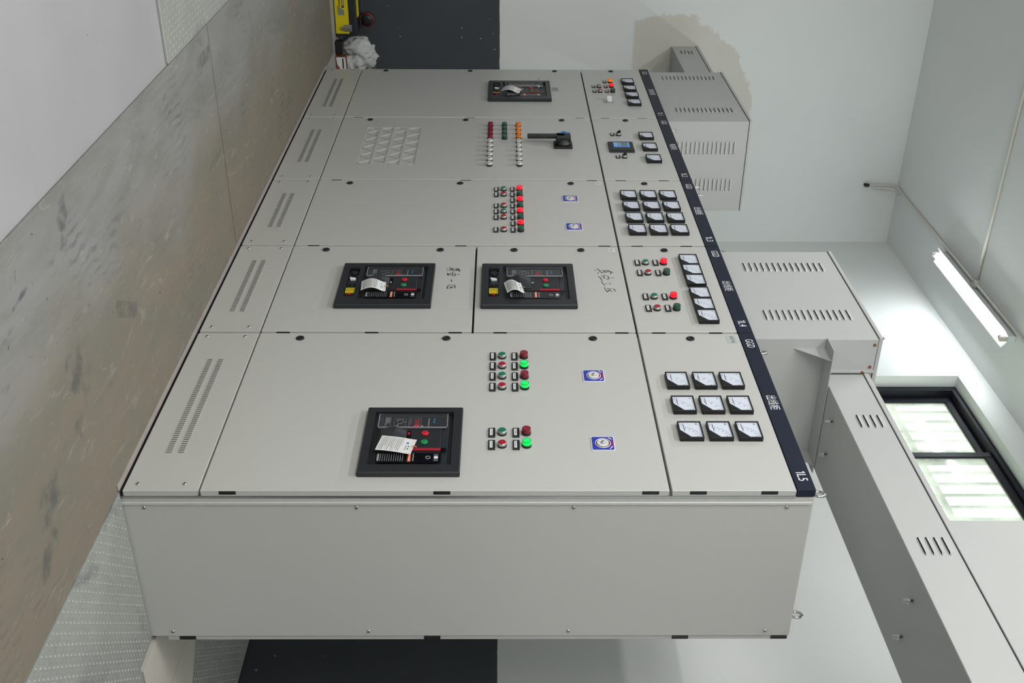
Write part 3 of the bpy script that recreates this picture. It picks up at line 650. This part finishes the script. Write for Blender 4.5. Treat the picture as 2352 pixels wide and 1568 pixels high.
for i in range(5):
    xa, xb = XS[i], XS[i+1]; W = xb-xa; last = i == 4
    root = empty('switchgear_cabinet', (xa, 0, 0)); tag(root, labels[i], 'electrical cabinet', 'row of grey switchgear cabinets'); CAB.append(root)
    L = lambda x: x-xa
    b = MB(); b.box(0.001, W-0.001 if not last else W-0.003, 0.030, 0.628, 0.0, 2.198, PAINT)
    b.box(0.001, W-0.001, 0.0225, 0.030, 0.0, 2.14, GAP if not last else ZINC); b.build('cabinet_body', root)
    dx0, dx1 = 0.004, (W-0.010 if not last else W-0.001)
    p = MB(); panel(p, dx0, dx1, H0, H1); v = vents[i]; vent_slots(p, L(v[0]), L(v[1]), ((0.097, 0.119), (0.137, 0.159)), v[2]); bp = p.build('bottom_panel', root)
    for sx in (dx0+0.028, dx1-0.034):
        for sz in (0.055, 0.203): put(SCREW, 'screw', bp, (sx, 0, sz))
    hd = MB(); hd.box(0.002, W-0.003, -0.002, 0.026, 2.141, 2.2, NAVY, 0.001); hp = hd.build('header_strip', root)
    for body, lx_, lh, lw in (('GGD', 0.085, 0.030, 0.062), (chin[i], W/2, 0.037, 0.030*len(chin[i])), (names[i], W-0.073, 0.030, 0.052)):
        tx = MB()
        if body[0] == '1':
            tx.stroke([(lx_-0.024, 2.1795), (lx_-0.017, 2.1855), (lx_-0.017, 2.1565)], 0.0042, -0.0028, WHITE); tx.text(body[1:], lx_+0.008, 2.171, -0.0028, lh, WHITE, 0.034)
        else: tx.text(body, lx_, 2.171, -0.0028, lh, WHITE, lw)
        tx.build('header_lettering', hp)
    def door(z0_, z1_, holes=(), locks=(), hinges=(), name='door'):
        d = MB(); panel(d, dx0, dx1, z0_, z1_, holes); o = d.build(name, root)
        for z in locks: put(LOCK, 'door_lock', o, (0.0465, 0, z))
        for z in hinges: put(HINGE, 'hinge', o, (dx1, 0, z))
        return o
    if i == 0: door(D0, D1, [(0.335, 0.70, 1.135, 1.50)], LOCKZ, HZ)
    if i == 1: door(D0, D1, [(L(-3.42), L(-2.82), 0.42, 0.732)], LOCKZ, HZ)
    if i == 2: door(D0, D1, [], LOCKZ, HZ)
    if i == 3:
        door(D0, 1.0865, [(L(-1.565), L(-1.215), 0.53, 0.90)], (0.409, 0.927), (0.343, 0.692, 1.022), 'door')
        door(1.0945, D1, [(L(-1.565), L(-1.215), 1.135, 1.505)], (1.262, 1.566), (1.20, 1.682), 'door')
    if i == 4: door(D0, D1, [(L(-0.43), L(-0.09), 0.755, 1.055)], LOCKZ, HZ)
    tag(door(I0, I1, [], (1.945,), (1.828, 2.054)), 'small upper instrument door')
    if i in (1, 2, 4):
        for ex, ey in ((0.055, 0.057), (W-0.055, 0.057), (0.055, 0.585), (W-0.055, 0.585)): put(EYE, 'lifting_eye', root, (ex, ey, 2.198))

# --- 1L5
r = CAB[4]; L = lambda x: x+1.0
cols = (-0.812, -0.741, -0.669, -0.597, -0.311, -0.240)
for k, x in enumerate(cols):
    button(r, L(x), 1.208, 'green' if k % 2 == 0 else 'red'); lamp(r, L(x), 1.290, 'red' if k % 2 == 0 else 'greenlit')
    nameplate(r, L(x)-0.002, 1.173); nameplate(r, L(x)-0.002, 1.255)
for x in (-0.679, -0.2525): thermo(r, L(x), 1.5455)
for cx, kd in ((-0.635, 'A'), (-0.475, 'A'), (-0.314, 'kA')):
    for z in (1.848, 1.948, 2.047): meter(r, L(cx), z, kd)
build_breaker(r, L(-0.444), 0.742, False)
s = MB(); s.prism([(L(-0.978), 2.084), (L(-0.918), 2.085), (L(-0.920), 2.126), (L(-0.979), 2.124)], 0.0, -0.0004, STICK)
for st in ([(-0.969, 2.102), (-0.964, 2.105), (-0.960, 2.111)], [(-0.973, 2.108), (-0.965, 2.116)], [(-0.975, 2.106), (-0.964, 2.106)], [(-0.953, 2.100), (-0.953, 2.109), (-0.953, 2.116)], [(-0.957, 2.107), (-0.950, 2.109), (-0.949, 2.114)], [(-0.940, 2.104), (-0.939, 2.118)], [(-0.934, 2.102), (-0.925, 2.104), (-0.930, 2.109), (-0.929, 2.116)], [(-0.941, 2.111), (-0.929, 2.110)]):
    s.stroke([(L(a), b) for a, b in st], 0.0016, -0.0008, INK)
tag(s.build('sticker', r), 'pale sticker with handwriting')
# side panel and rear door of the near cabinet
s = MB(); s.box(1.0-0.004, 1.0+0.0, 0.046, 0.627, 0.004, 2.196, PAINT, 0.001); s.box(1.0-0.003, 1.0+0.004, 0.044, 0.056, 0.004, 2.192, PAINT, 0.002)
sp_ = s.build('side_panel', r)
for yy_, zz in ((0.066, 0.073), (0.066, 0.746), (0.066, 1.436), (0.066, 2.115), (0.605, 0.083), (0.605, 0.751), (0.605, 1.436), (0.605, 2.112)):
    put(SCREW, 'screw', sp_, (1.0, yy_, zz), (0, 0, math.pi/2))
s = MB(); s.box(0.0, 0.995, 0.630, 0.650, 0.06, 2.19, PAINT, 0.002); rd = s.build('rear_door', r)
for z in (0.128, 0.968, 1.823, 2.165):
    h = MB(); h.box(0.994, 0.9985, 0.632, 0.646, z-0.028, z+0.028, BLACK, 0.001); h.build('hinge', rd)

# --- 1L4
r = CAB[3]; L = lambda x: x+1.8
for x in (-1.635, -1.536, -1.438, -1.319, -1.219, -1.120): meter(r, L(x), 2.039, 'mid')
for k, x in enumerate((-1.616, -1.516, -1.294, -1.193)):
    button(r, L(x), 1.844, 'green' if k % 2 == 0 else 'red'); lamp(r, L(x), 1.924, 'redlit' if k % 2 == 0 else 'green')
    nameplate(r, L(x)-0.005, 1.809); nameplate(r, L(x)-0.005, 1.889)
build_breaker(r, L(-1.582), 0.517); build_breaker(r, L(-1.580), 1.120)
LOW = [[(-1.570,1.014),(-1.536,1.022)],[(-1.553,1.025),(-1.547,1.007),(-1.554,0.976)],[(-1.548,1.017),(-1.564,1.008),(-1.564,0.995),(-1.569,0.986),(-1.549,0.996)],[(-1.564,1.009),(-1.549,1.005)],[(-1.579,0.977),(-1.549,0.986)],[(-1.569,0.967),(-1.565,0.967)],[(-1.547,0.966),(-1.548,0.972)],[(-1.531,0.989),(-1.534,0.999)],[(-1.524,0.987),(-1.511,0.995),(-1.501,0.990)],[(-1.518,1.002),(-1.505,1.006),(-1.494,1.001),(-1.501,0.991)],[(-1.508,1.012),(-1.509,1.024)],[(-1.518,0.981),(-1.511,0.982),(-1.503,0.979),(-1.520,0.970),(-1.513,0.970),(-1.500,0.973)],[(-1.459,0.989),(-1.440,0.991)],[(-1.408,1.005),(-1.380,1.008)],[(-1.409,0.999),(-1.410,0.985),(-1.404,0.978),(-1.390,0.975),(-1.375,0.975)],[(-1.393,0.985),(-1.381,0.995)],[(-1.397,0.999),(-1.386,0.992),(-1.377,0.982)]]
UPP = [[(-1.555,1.671),(-1.530,1.684),(-1.515,1.681)],[(-1.530,1.693),(-1.543,1.677),(-1.550,1.653),(-1.549,1.639)],[(-1.543,1.671),(-1.535,1.668),(-1.530,1.645)],[(-1.546,1.660),(-1.535,1.658)],[(-1.546,1.653),(-1.538,1.652)],[(-1.569,1.624),(-1.568,1.628),(-1.545,1.635),(-1.527,1.644),(-1.524,1.641)],[(-1.553,1.612),(-1.553,1.621)],[(-1.533,1.630),(-1.525,1.627),(-1.522,1.622)],[(-1.503,1.647),(-1.504,1.660)],[(-1.501,1.638),(-1.487,1.654)],[(-1.492,1.649),(-1.473,1.648)],[(-1.497,1.665),(-1.487,1.669),(-1.468,1.669),(-1.465,1.664),(-1.471,1.658)],[(-1.479,1.679),(-1.478,1.693)],[(-1.495,1.625),(-1.484,1.631),(-1.452,1.639)],[(-1.484,1.637),(-1.481,1.638)],[(-1.446,1.635),(-1.428,1.639),(-1.406,1.647)],[(-1.428,1.654),(-1.422,1.654)],[(-1.431,1.668),(-1.418,1.672)],[(-1.389,1.643),(-1.374,1.645),(-1.347,1.652),(-1.361,1.660),(-1.369,1.668)],[(-1.380,1.654),(-1.376,1.672)],[(-1.369,1.655),(-1.352,1.672)],[(-1.377,1.680),(-1.370,1.684),(-1.354,1.688)]]
for nm, S_, wd in (('lower', LOW, 0.0036), ('upper', UPP, 0.0029)):
    s = MB()
    for st in S_: s.stroke([(L(a), b) for a, b in st], wd, -0.0006, INK)
    tag(s.build('marker_writing', r), 'black handwriting on the %s door' % nm)
s = MB(); s.rect(L(-1.775), L(-1.735), 1.690, 1.722, -0.0006, STICKW); s.text('2号', L(-1.757), 1.703, -0.0010, 0.010, INK); s.build('sticker', r)

# --- 1L3
r = CAB[2]; L = lambda x: x+2.6
for x in (-2.381, -2.242, -2.102, -1.962):
    for z in (1.845, 1.945, 2.044): meter(r, L(x), z, 'A' if x < -2 else 'mid')
for x, c in zip((-2.463, -2.393, -2.251, -2.180, -2.109, -1.966), ('green', 'red', 'red', 'green', 'red', 'red')): button(r, L(x), 1.215, c); nameplate(r, L(x)-.005, 1.179)
for k in range(8): x = -2.464+k*0.07143; lamp(r, L(x), 1.296, 'redlit' if k % 2 == 0 else 'green'); nameplate(r, L(x)-.005, 1.260)
for x in (-2.353, -2.012): thermo(r, L(x), 1.5495)
s = MB(); s.rect(L(-2.585), L(-2.535), 1.690, 1.722, -0.0006, STICKW); s.text('1号', L(-2.558), 1.704, -0.0010, 0.010, INK); s.build('sticker', r)

# --- 1L2
r = CAB[1]; L = lambda x: x+3.6
for k in range(10):
    x = -3.443+0.0705*k; lamp(r, L(x), 1.139, 'red' if k < 4 else 'white'); lamp(r, L(x), 1.301, 'orange' if k < 4 else 'white')
    if k < 4: lamp(r, L(x), 1.221, 'green')
for x in (-3.260, -3.079, -2.896): meter(r, L(x), 2.035, 'A')
for x in (-3.296, -2.935):
    nameplate(r, L(x)-.005, 1.845, 0.75)
    o = put(BTN, 'rotary_switch', r, (L(x), 0, 1.880)); k_ = MB(); k_.lathe((0, 0, 0), [(0.0124, -0.010), (0.0120, -0.019)], BLACK); k_.prism([(-0.018, -0.011), (-0.018, 0.012), (-0.033, 0.009), (-0.026, -0.006)], -0.0035, 0.0035, BLACK, 'x'); k_.build('switch_lever', o)
s = MB(); x0_, x1_, z0_, z1_ = L(-3.166), L(-3.009), 1.805, 1.946
s.box(x0_, x1_, -0.010, 0, z0_, z1_, BLACK2, 0.003); s.prism([(x0_+.008, z0_+.022), (x0_+.02, z0_+.010), (x1_-.02, z0_+.010), (x1_-.008, z0_+.022), (x1_-.008, z1_-.022), (x1_-.02, z1_-.010), (x0_+.02, z1_-.010), (x0_+.008, z1_-.022)], -0.010, -0.0125, BLACK)
dc = s.build('power_controller', r)
s = MB(); s.box(L(-3.143), L(-3.067), -0.0135, -0.012, 1.833, 1.923, SCREEN); s.rect(L(-3.143), L(-3.067), 1.858, 1.868, -0.0138, KHAKI); s.rect(L(-3.139), L(-3.071), 1.875, 1.912, -0.0138, SCREENG); s.dashes(L(-3.140), L(-3.070), 1.836, 1.855, -0.0139, WHITE, 3, 0.0015); s.build('screen', dc)
# switch handle
b = MB(); b.box(L(-3.169), L(-3.064), -0.014, 0, 1.498, 1.602, BLACK, 0.003); hd = b.build('isolator_handle', r)
b = MB(); b.lathe((L(-3.118), 0, 1.550), [(0.047, -0.014), (0.047, -0.022), (0.042, -0.026), (0.041, -0.050)], BLACK, 'y', 32)
b.box(L(-3.163), L(-3.085), -0.062, -0.034, 1.510, 1.592, BLACK, 0.005, 2)
b.box(L(-3.152), L(-3.112), -0.062, -0.043, 1.349, 1.560, BLACK, 0.004, 2); b.build('grip', hd)
BLV = mat('blue_lever', (40, 116, 176), 0.4)
b = MB(); b.box(L(-3.166), L(-3.150), -0.0635, -0.050, 1.530, 1.590, BLV, 0.001); b.box(L(-3.172), L(-3.156), -0.068, -0.054, 1.542, 1.568, BLV, 0.002); tag(b.build('locking_tab', hd), 'blue locking tab')
# pressed ventilation field: bands of triangles
b = MB(); gx0, gx1, gz0, gz1 = L(-3.42), L(-2.82), 0.42, 0.732
b.rect(gx0, gx1, gz0, gz1, 0.0042, PAINT); bh = (gz1-gz0)/4; pw = 0.12
def rib(xa, za, xb, zb, wd=0.010, y0=0.0006):
    d = Vector((xb-xa, zb-za)); d.normalize(); n = Vector((-d.y, d.x))*wd/2
    b.prism([(xa+n.x, za+n.y), (xb+n.x, zb+n.y), (xb-n.x, zb-n.y), (xa-n.x, za-n.y)], y0, 0.0038, PAINT)
for k in range(1, 4): rib(gx0, gz0+bh*k, gx1, gz0+bh*k, 0.012, 0.0)
for k in range(4):
    za, zb = gz0+bh*k, gz0+bh*(k+1); ph = 0 if k % 2 == 0 else 0.5
    for j in range(-1, 6):
        for (u, v_) in (((j+ph)*pw, (j+.5+ph)*pw), ((j+.5+ph)*pw, (j+1+ph)*pw)):
            down = abs(u-(j+ph)*pw) < 1e-9
            A_, B_ = (u, zb), (v_, za)
            if not down: A_, B_ = (u, za), (v_, zb)
            xs_, xe_ = gx0+0.03+A_[0], gx0+0.03+B_[0]; zs_, ze_ = A_[1], B_[1]
            if xe_ <= gx0 or xs_ >= gx1: continue
            if xs_ < gx0: zs_ += (ze_-zs_)*(gx0-xs_)/(xe_-xs_); xs_ = gx0
            if xe_ > gx1: ze_ = zs_+(ze_-zs_)*(gx1-xs_)/(xe_-xs_); xe_ = gx1
            rib(xs_, zs_, xe_, ze_, 0.009)
b.build('vent_grille', r)
s = MB(); s.rect(L(-3.59), L(-3.545), 1.694, 1.724, -0.0006, STICKW); s.text('0号', L(-3.565), 1.707, -0.0010, 0.010, INK); s.build('sticker', r)

# --- 1L1
r = CAB[0]; L = lambda x: x+4.615
for x in (-4.309, -4.163, -4.021, -3.875): meter(r, L(x), 2.032, 'A')
button(r, L(-4.211), 1.837, 'green'); button(r, L(-4.112), 1.837, 'red'); lamp(r, L(-4.318), 1.918, 'orangelit'); lamp(r, L(-4.217), 1.918, 'redlit'); lamp(r, L(-4.113), 1.918, 'green')
for x, z in ((-4.325, 1.882), (-4.22, 1.802), (-4.22, 1.882), (-4.118, 1.802), (-4.118, 1.882)): nameplate(r, L(x), z, 0.8)
s = MB(); s.box(L(-3.965), L(-3.887), -0.003, 0, 1.846, 1.910, ZINC, 0.001); so = s.build('selector_switch', r)
s = MB(); s.lathe((L(-3.926), 0, 1.878), [(0.021, -0.003), (0.020, -0.012), (0.016, -0.016)], DIALW, 'y', 20); s.box(L(-3.932), L(-3.920), -0.034, -0.012, 1.862, 1.894, DIALW, 0.005, 2); tag(s.build('selector_knob', so), 'white knob')
build_breaker(r, L(-4.292), 1.120, True, key=True)
s = MB(); s.box(L(-4.205), L(-4.120), -0.001, 0, 1.527, 1.572, mat('metal_rating_plate', (176, 180, 178), 0.4, 0.5)); s.dashes(L(-4.20), L(-4.125), 1.532, 1.568, -0.0014, INK, 4, 0.002); s.build('rating_plate', r)

# --- swing tags hanging on the breakers (things of their own)
def swing(loc, rot, curl, label, W=0.085, H=0.105):
    b = tag_mesh(curl, W, H)
    b.lathe((0.0, -0.0052, H*0.955), [(0.0016, 0), (0.0016, -0.0006)], INK, 'y', 8)
    o = b.build('swing_tag', None, loc, rot); tag(o, label, 'tag', 'paper swing tags on the breakers')
    s = MB(); s.tube([(0, -0.006, H*0.955), (0.004, -0.010, H*1.02), (0.001, -0.008, H*1.09)], 0.0011, ORANGE, 6); s.tube([(0.002, -0.009, H*1.04), (0.010, -0.009, H*1.10)], 0.0009, ORANGE, 6); s.build('string', o)
    return o
swing((-0.213, -0.029, 0.800), (0, 0.20, 0), 0.12, 'white printed swing tag lying flat on the breaker of the nearest cabinet', 0.082, 0.120)
swing((-1.330, -0.026, 0.617), (0, -0.06, 0), 0.9, 'curled white swing tag with dense print on the lower of the two stacked breakers', 0.084, 0.103)
swing((-1.315, -0.026, 1.222), (0, -0.16, 0), 0.9, 'short curled white swing tag on the upper of the two stacked breakers', 0.092, 0.073)
swing((-4.054, -0.026, 1.208), (0, 0.20, 0), 0.9, 'white swing tag on the breaker of the farthest cabinet, near a silver key', 0.095, 0.118)

# ------------------------------------------------------------------ busbar boxes and ducts on top
def louvre(m, o, u, v, n, L_, h, p, m_=PAINT2):
    """pressed louvre, opening along its lower edge. o origin, u along, v up, n outward"""
    o, u, v, n = Vector(o), Vector(u), Vector(v), Vector(n); e = L_*0.14
    a, b_ = o, o+u*L_; c_, d_ = o+u*e*0.6+n*p, o+u*(L_-e*0.6)+n*p; t0, t1 = o+u*e+v*h, o+u*(L_-e)+v*h
    m.face([c_, d_, t1, t0], m_); m.face([a, c_, t0], m_); m.face([b_, t1, d_], m_)
    m.face([a, b_, d_, c_], SLOT); m.face([a+n*.0004-v*.0012, b_+n*.0004-v*.0012, b_+n*.0004+v*.0025, a+n*.0004+v*.0025], SLOT)
def topbox(xa, xb, y0, y1, label, front=(), side=()):
    b = MB(); b.box(xa, xb, y0, y1, 2.201, 2.704, PAINT2, 0.0015)
    for lx in front:
        for k in range(14): louvre(b, (lx, y0, 2.292+0.0264*k), (1, 0, 0), (0, 0, 1), (0, -1, 0), 0.088, 0.014, 0.006)
    for (ly, k0) in side:
        for k in range(14): louvre(b, (xb, ly, 2.283+0.0264*k), (0, 1, 0), (0, 0, 1), (1, 0, 0), 0.082, 0.014, 0.006)
    o = b.build('busbar_box'); tag(o, label, 'metal box')
    l = MB(); l.box(xa-0.002, xb+0.002, y0-0.002, y1+0.002, 2.7045, 2.706, GAP); l.box(xa-0.004, xb+0.004, y0-0.004, y1+0.004, 2.706, 2.722, PAINT2, 0.002); l.build('lid', o)
    return o
bx4 = topbox(-1.798, -1.002, 0.026, 0.62, 'tall light grey louvred metal box on top of cabinet 1L4, under the tube lamp', (-1.681, -1.238))
bx1 = topbox(-4.64, -3.612, 0.024, 0.605, 'light grey louvred metal box on top of the farthest cabinet 1L1', (-4.545, -3.868), ((0.150, 0), (0.390, 0)))
# flange bracket, gussets and closing plate on the near box
b = MB(); b.box(-1.002, -0.899, 0.022, 0.613, 2.498, 2.501, PAINT2); 
for gy_ in (0.070, 0.573): b.prism([(-1.002, 2.498), (-0.904, 2.498), (-1.002, 2.372)], gy_, gy_+0.003, PAINT2)
tag(b.build('shelf_bracket', bx4), 'flanged shelf bracket with gussets')
b = MB(); b.box(-1.002, -0.995, 0.026, 0.176, 2.503, 2.703, PAINT2, 0.001); b.box(-1.0, -0.990, 0.168, 0.180, 2.503, 2.705, PAINT2, 0.001); cp = b.build('closing_plate', bx4)
for (yy_, zz) in ((0.050, 2.691), (0.152, 2.688), (0.176, 2.660)):
    k_ = MB(); k_.lathe((0, 0, 0), [(0.0062, 0), (0.006, 0.003), (0.003, 0.0045)], RUST, 'x', 12); tag(k_.build('rivet', cp, (-0.994 if yy_ < .17 else -.990, yy_, zz)), 'coppery screw head')
b = MB(); b.lathe((-1.004, 0.026, 2.721), [(0.005, 0), (0.0045, 0.005)], RUST, 'z', 10); b.build('rivet', bx4)
def duct(xa, xb, y0, y1, z0, z1, label, lv, bolts=()):
    b = MB(); b.box(xa, xb, y0, y1, z0, z1, PAINT2, 0.0015)
    for lx in lv:
        for k in range(4): louvre(b, (lx, y0, z0+0.050+0.0262*k), (1, 0, 0), (0, 0, 1), (0, -1, 0), 0.086, 0.016, 0.007)
    o = b.build('busbar_duct'); tag(o, label, 'metal duct')
    l = MB(); l.box(xa, xb, y0-0.001, y1+0.001, z1, z1+0.002, GAP); l.box(xa, xb, y0-0.005, y1+0.005, z1+0.002, z1+0.022, PAINT2, 0.0015); l.build('lid', o)
    for bx, by in bolts:
        k_ = MB(); k_.lathe((bx, by, z0), [(0.0045, 0), (0.0045, -0.012), (0.0115, -0.012), (0.0115, -0.015), (0.008, -0.016), (0.008, -0.032)], ZINC, 'z', 12); k_.build('bolt', o)
    return o
duct(-0.990, 2.2, 0.185, 0.59, 2.503, 2.664, 'long light grey metal duct running overhead toward the camera past cabinet 1L5', (-0.698, 0.006), ((-0.789, 0.277), (-0.789, 0.435), (0.182, 0.293), (0.173, 0.458)))
duct(WX+0.001, -4.646, 0.085, 0.50, 2.496, 2.676, 'short grey metal duct from the far box into the end wall', (-5.34-0.09+0.03,))
# riser standing on the near duct
b = MB(); b.box(-0.083, 1.7, 0.188, 0.585, 2.686, CZ-0.002, PAINT2, 0.002)
tag(b.build('busbar_riser'), 'plain light grey sheet metal riser standing on the near duct, in front of the window', 'metal casing')

# ------------------------------------------------------------------ ceiling lamp and conduits
t = empty('tube_lamp', (-3.76, 1.27, CZ)); tag(t, 'lit fluorescent tube lamp with white reflector fixed under the ceiling', 'lamp')
b = MB(); b.box(-0.62, 0.62, -0.022, 0.022, -0.055, 0.0, LAMPW, 0.003); b.build('lamp_housing', t)
b = MB(); ang = [(-0.022, -0.052), (-0.060, -0.080), (-0.064, -0.079), (-0.060, -0.076), (-0.022, -0.048)]
b.prism([(y_, z_) for y_, z_ in ang], -0.615, 0.615, LAMPW, 'x'); b.prism([(-y_, z_) for y_, z_ in ang], -0.615, 0.615, LAMPW, 'x'); b.build('reflector', t)
b = MB(); b.cyl((0, 0, -0.088), 'x', 0.013, -0.585, 0.585, TUBE, 20); b.build('fluorescent_tube', t)
for sx in (-1, 1):
    b = MB(); b.box(min(sx*.60, sx*.625), max(sx*.60, sx*.625), -0.015, 0.015, -0.105, -0.05, PVC, 0.003); b.build('lamp_holder', t)
    b = MB(); b.cyl((0, 0, -0.088), 'x', 0.0138, min(sx*.583, sx*.602), max(sx*.583, sx*.602), PHOS, 20); tag(b.build('tube_cap', t), 'coppery end cap')
b = MB(); b.tube([(WX+0.02, 1.200, 4.175), (WX+0.02, 1.2, 4.34), (WX+0.03, 1.203, 4.40), (WX+0.08, 1.212, CZ-0.012), (-5.3, 1.218, CZ-0.011), (5.4, 1.222, CZ-0.011)], 0.0095, PVC)
b.tube([(WX+0.03, 1.222, 4.22), (WX+0.04, 1.235, 4.36), (WX+0.12, 1.24, CZ-0.008)], 0.004, PVC)
o = b.build('conduit'); tag(o, 'cream conduit rising up the end wall and running along the ceiling beside the tube lamp', 'conduit')
b = MB(); b.lathe((WX+0.02, 1.2, 4.155), [(0.012, 0), (0.014, 0.005), (0.014, 0.03), (0.011, 0.034)], BLACK, 'z', 14); b.lathe((WX+0.012, 1.2, 4.16), [(0.012, -0.01), (0.012, 0.01)], BLACK, 'x', 12); tag(b.build('end_fitting', o), 'black end fitting')
b = MB(); b.tube([(-3.80, 1.20, CZ-0.012), (-3.80, 0.7, CZ-0.012), (-3.80, -0.4, CZ-0.012), (-3.80, -4.5, CZ-0.012)], 0.0105, PVC)
tag(b.build('conduit'), 'straight cream conduit crossing the ceiling away from the tube lamp toward the camera side', 'conduit')
b = MB(); b.lathe((-3.80, 1.216, CZ), [(0.030, 0), (0.030, -0.030), (0.026, -0.034)], PVC, 'z', 20); tag(b.build('junction_box'), 'round cream junction box where the two ceiling conduits meet', 'junction box')

# ------------------------------------------------------------------ things on the floor by the end wall
t = empty('toolbox', (-5.20, -0.250, 0.0)); tag(t, 'yellow and black steel toolbox standing against the dark end wall', 'toolbox')
b = MB(); b.box(-0.28, 0, -0.21, 0.18, 0.004, 0.103, YELLOW, 0.004, 2)
b.prism([(-0.035, 0.030), (0.03, 0.030), (0.03, 0.074), (0.0, 0.074), (-0.012, 0.058)], -0.002, 0.0044, mat('grey_badge_light', (130, 130, 124), 0.5), 'x'); b.build('toolbox_body', t)
b = MB(); b.box(-0.284, 0.003, 0.163, 0.184, 0.0, 0.135, BLACK2, 0.004, 2); b.box(-0.284, 0.003, -0.214, 0.163, 0.0, 0.006, BLACK2)
b.box(-0.284, 0.004, -0.214, 0.184, 0.103, 0.158, BLACK2, 0.008, 3); b.build('lid', t)
b = MB(); b.box(-0.10, -0.03, -0.21, 0.055, 0.158, 0.166, YELLOW, 0.002); tag(b.build('carry_handle', t), 'yellow handle strip')
b = MB()
b.box(0.004, 0.009, 0.100, 0.148, 0.066, 0.122, ZINC, 0.002); b.box(0.009, 0.015, 0.110, 0.138, 0.050, 0.108, CHROME, 0.003, 2); b.stroke([(0, 0)], 0.001, 0, ZINC)
b.tube([(0.008, 0.116, 0.060), (0.010, 0.116, 0.032), (0.010, 0.132, 0.032), (0.008, 0.132, 0.060)], 0.0015, ZINC, 6)
for yy_ in (0.107, 0.124, 0.141): b.lathe((0.009, yy_, 0.112), [(0.004, 0), (0.003, 0.004)], CHROME, 'x', 8)
tag(b.build('latch', t), 'steel toggle latch')
b = MB(); b.face([(0.0046, -0.115, 0.060), (0.0046, -0.02, 0.060), (0.0046, -0.02, 0.074), (0.0046, -0.115, 0.074)], BLACK)
for k in range(7): b.face([(0.0048, -0.110+0.011*k, 0.063), (0.0048, -0.104+0.011*k, 0.063), (0.0048, -0.104+0.011*k, 0.071), (0.0048, -0.110+0.011*k, 0.071)], WHITE if k > 1 else REDP)
for k in range(7): b.face([(0.0046, -0.112+0.012*k, 0.040), (0.0046, -0.104+0.012*k, 0.040), (0.0046, -0.104+0.012*k, 0.047), (0.0046, -0.112+0.012*k, 0.047)], BLACK)
b.build('printed_badge', t)
b = MB(); b.lathe((-5.36, -0.150, 0.2150), [(0.028, -0.02), (0.050, -0.018), (0.055, -0.010), (0.055, 0.010), (0.050, 0.018), (0.028, 0.02)], DARKRED, 'x', 32)
wh = b.build('grinding_wheel'); tag(wh, 'dark red wheel with a black hub standing on the toolbox lid', 'wheel')
b = MB(); b.lathe((-5.36, -0.150, 0.2150), [(0.044, -0.024), (0.044, 0.0205), (0.012, 0.023)], BLACK, 'x', 24); b.box(-5.40, -5.32, -0.19, -0.11, 0.1595, 0.176, BLACK, 0.004); b.build('hub', wh)
# crumpled woven sack
b = MB(); import mathutils
def blob(m, c, sx, sy, sz, m_, seed, amp, seg=40, ring=24):
    n = mathutils.noise; V = []
    for i in range(ring+1):
        th = math.pi*i/ring; row = []
        for j in range(seg):
            ph = 2*math.pi*j/seg; d = Vector((math.sin(th)*math.cos(ph), math.sin(th)*math.sin(ph), math.cos(th)))
            k = 1+amp*(n.noise(d*2.1+Vector((seed, 0, 0)))+0.55*abs(n.noise(d*5.0+Vector((0, seed, 0))))+0.25*n.noise(d*11))
            p = Vector((c[0]+d.x*sx*k, c[1]+d.y*sy*k, max(0.002, c[2]+d.z*sz*k))); row.append(m.bm.verts.new(p))
        V.append(row)
    q = m.mi(m_)
    for i in range(ring):
        for j in range(seg):
            f = m.bm.faces.new((V[i][j], V[i][(j+1) % seg], V[i+1][(j+1) % seg], V[i+1][j])); f.material_index = q; f.smooth = True
blob(b, (-5.31, 0.035, 0.130), 0.085, 0.072, 0.095, SACK, 3.1, 0.38)
blob(b, (-5.33, 0.105, 0.175), 0.09, 0.095, 0.085, SACK, 8.4, 0.5)
blob(b, (-5.29, 0.150, 0.090), 0.07, 0.075, 0.085, SACK, 5.7, 0.4)
for k in range(60):
    a = random.uniform(0, math.pi*2); p = Vector((-5.27+random.uniform(-.05, .05), 0.165+random.uniform(-.06, .05), 0.235+random.uniform(-.03, .03)))
    b.tube([p, p+Vector((0.012, 0.010*math.cos(a), 0.010*math.sin(a))), p+Vector((0.014, 0.026*math.cos(a), 0.022*math.sin(a)))], 0.0006, SACK, 4)
tag(b.build('woven_sack'), 'crumpled white woven sack slumped between the toolbox and the farthest cabinet', 'sack')
b = MB(); b.box(-5.185, -5.10, 0.055, 0.20, 0.0, 0.072, BROWN, 0.002); cb = b.build('carton'); tag(cb, 'small brown and red carton with a white label beside the farthest cabinet', 'carton')
b = MB(); b.box(-5.10, -5.0985, 0.125, 0.20, 0.020, 0.0725, BRICKRED); b.build('red_print', cb)
b = MB(); b.prism([(0.058, 0.006), (0.110, 0.012), (0.142, 0.032), (0.146, 0.0755), (0.058, 0.0725)], -5.0985, -5.097, CARD, 'x'); b.box(-5.0968, -5.0964, 0.066, 0.138, 0.050, 0.059, INK); b.build('label', cb)
b = MB(); b.box(-5.20, -5.12, -0.045, 0.040, 0.0, 0.055, BLACK, 0.004); tag(b.build('small_box'), 'small black box on the floor between toolbox and carton, under the sack', 'box')
print('objects', len(bpy.data.objects))
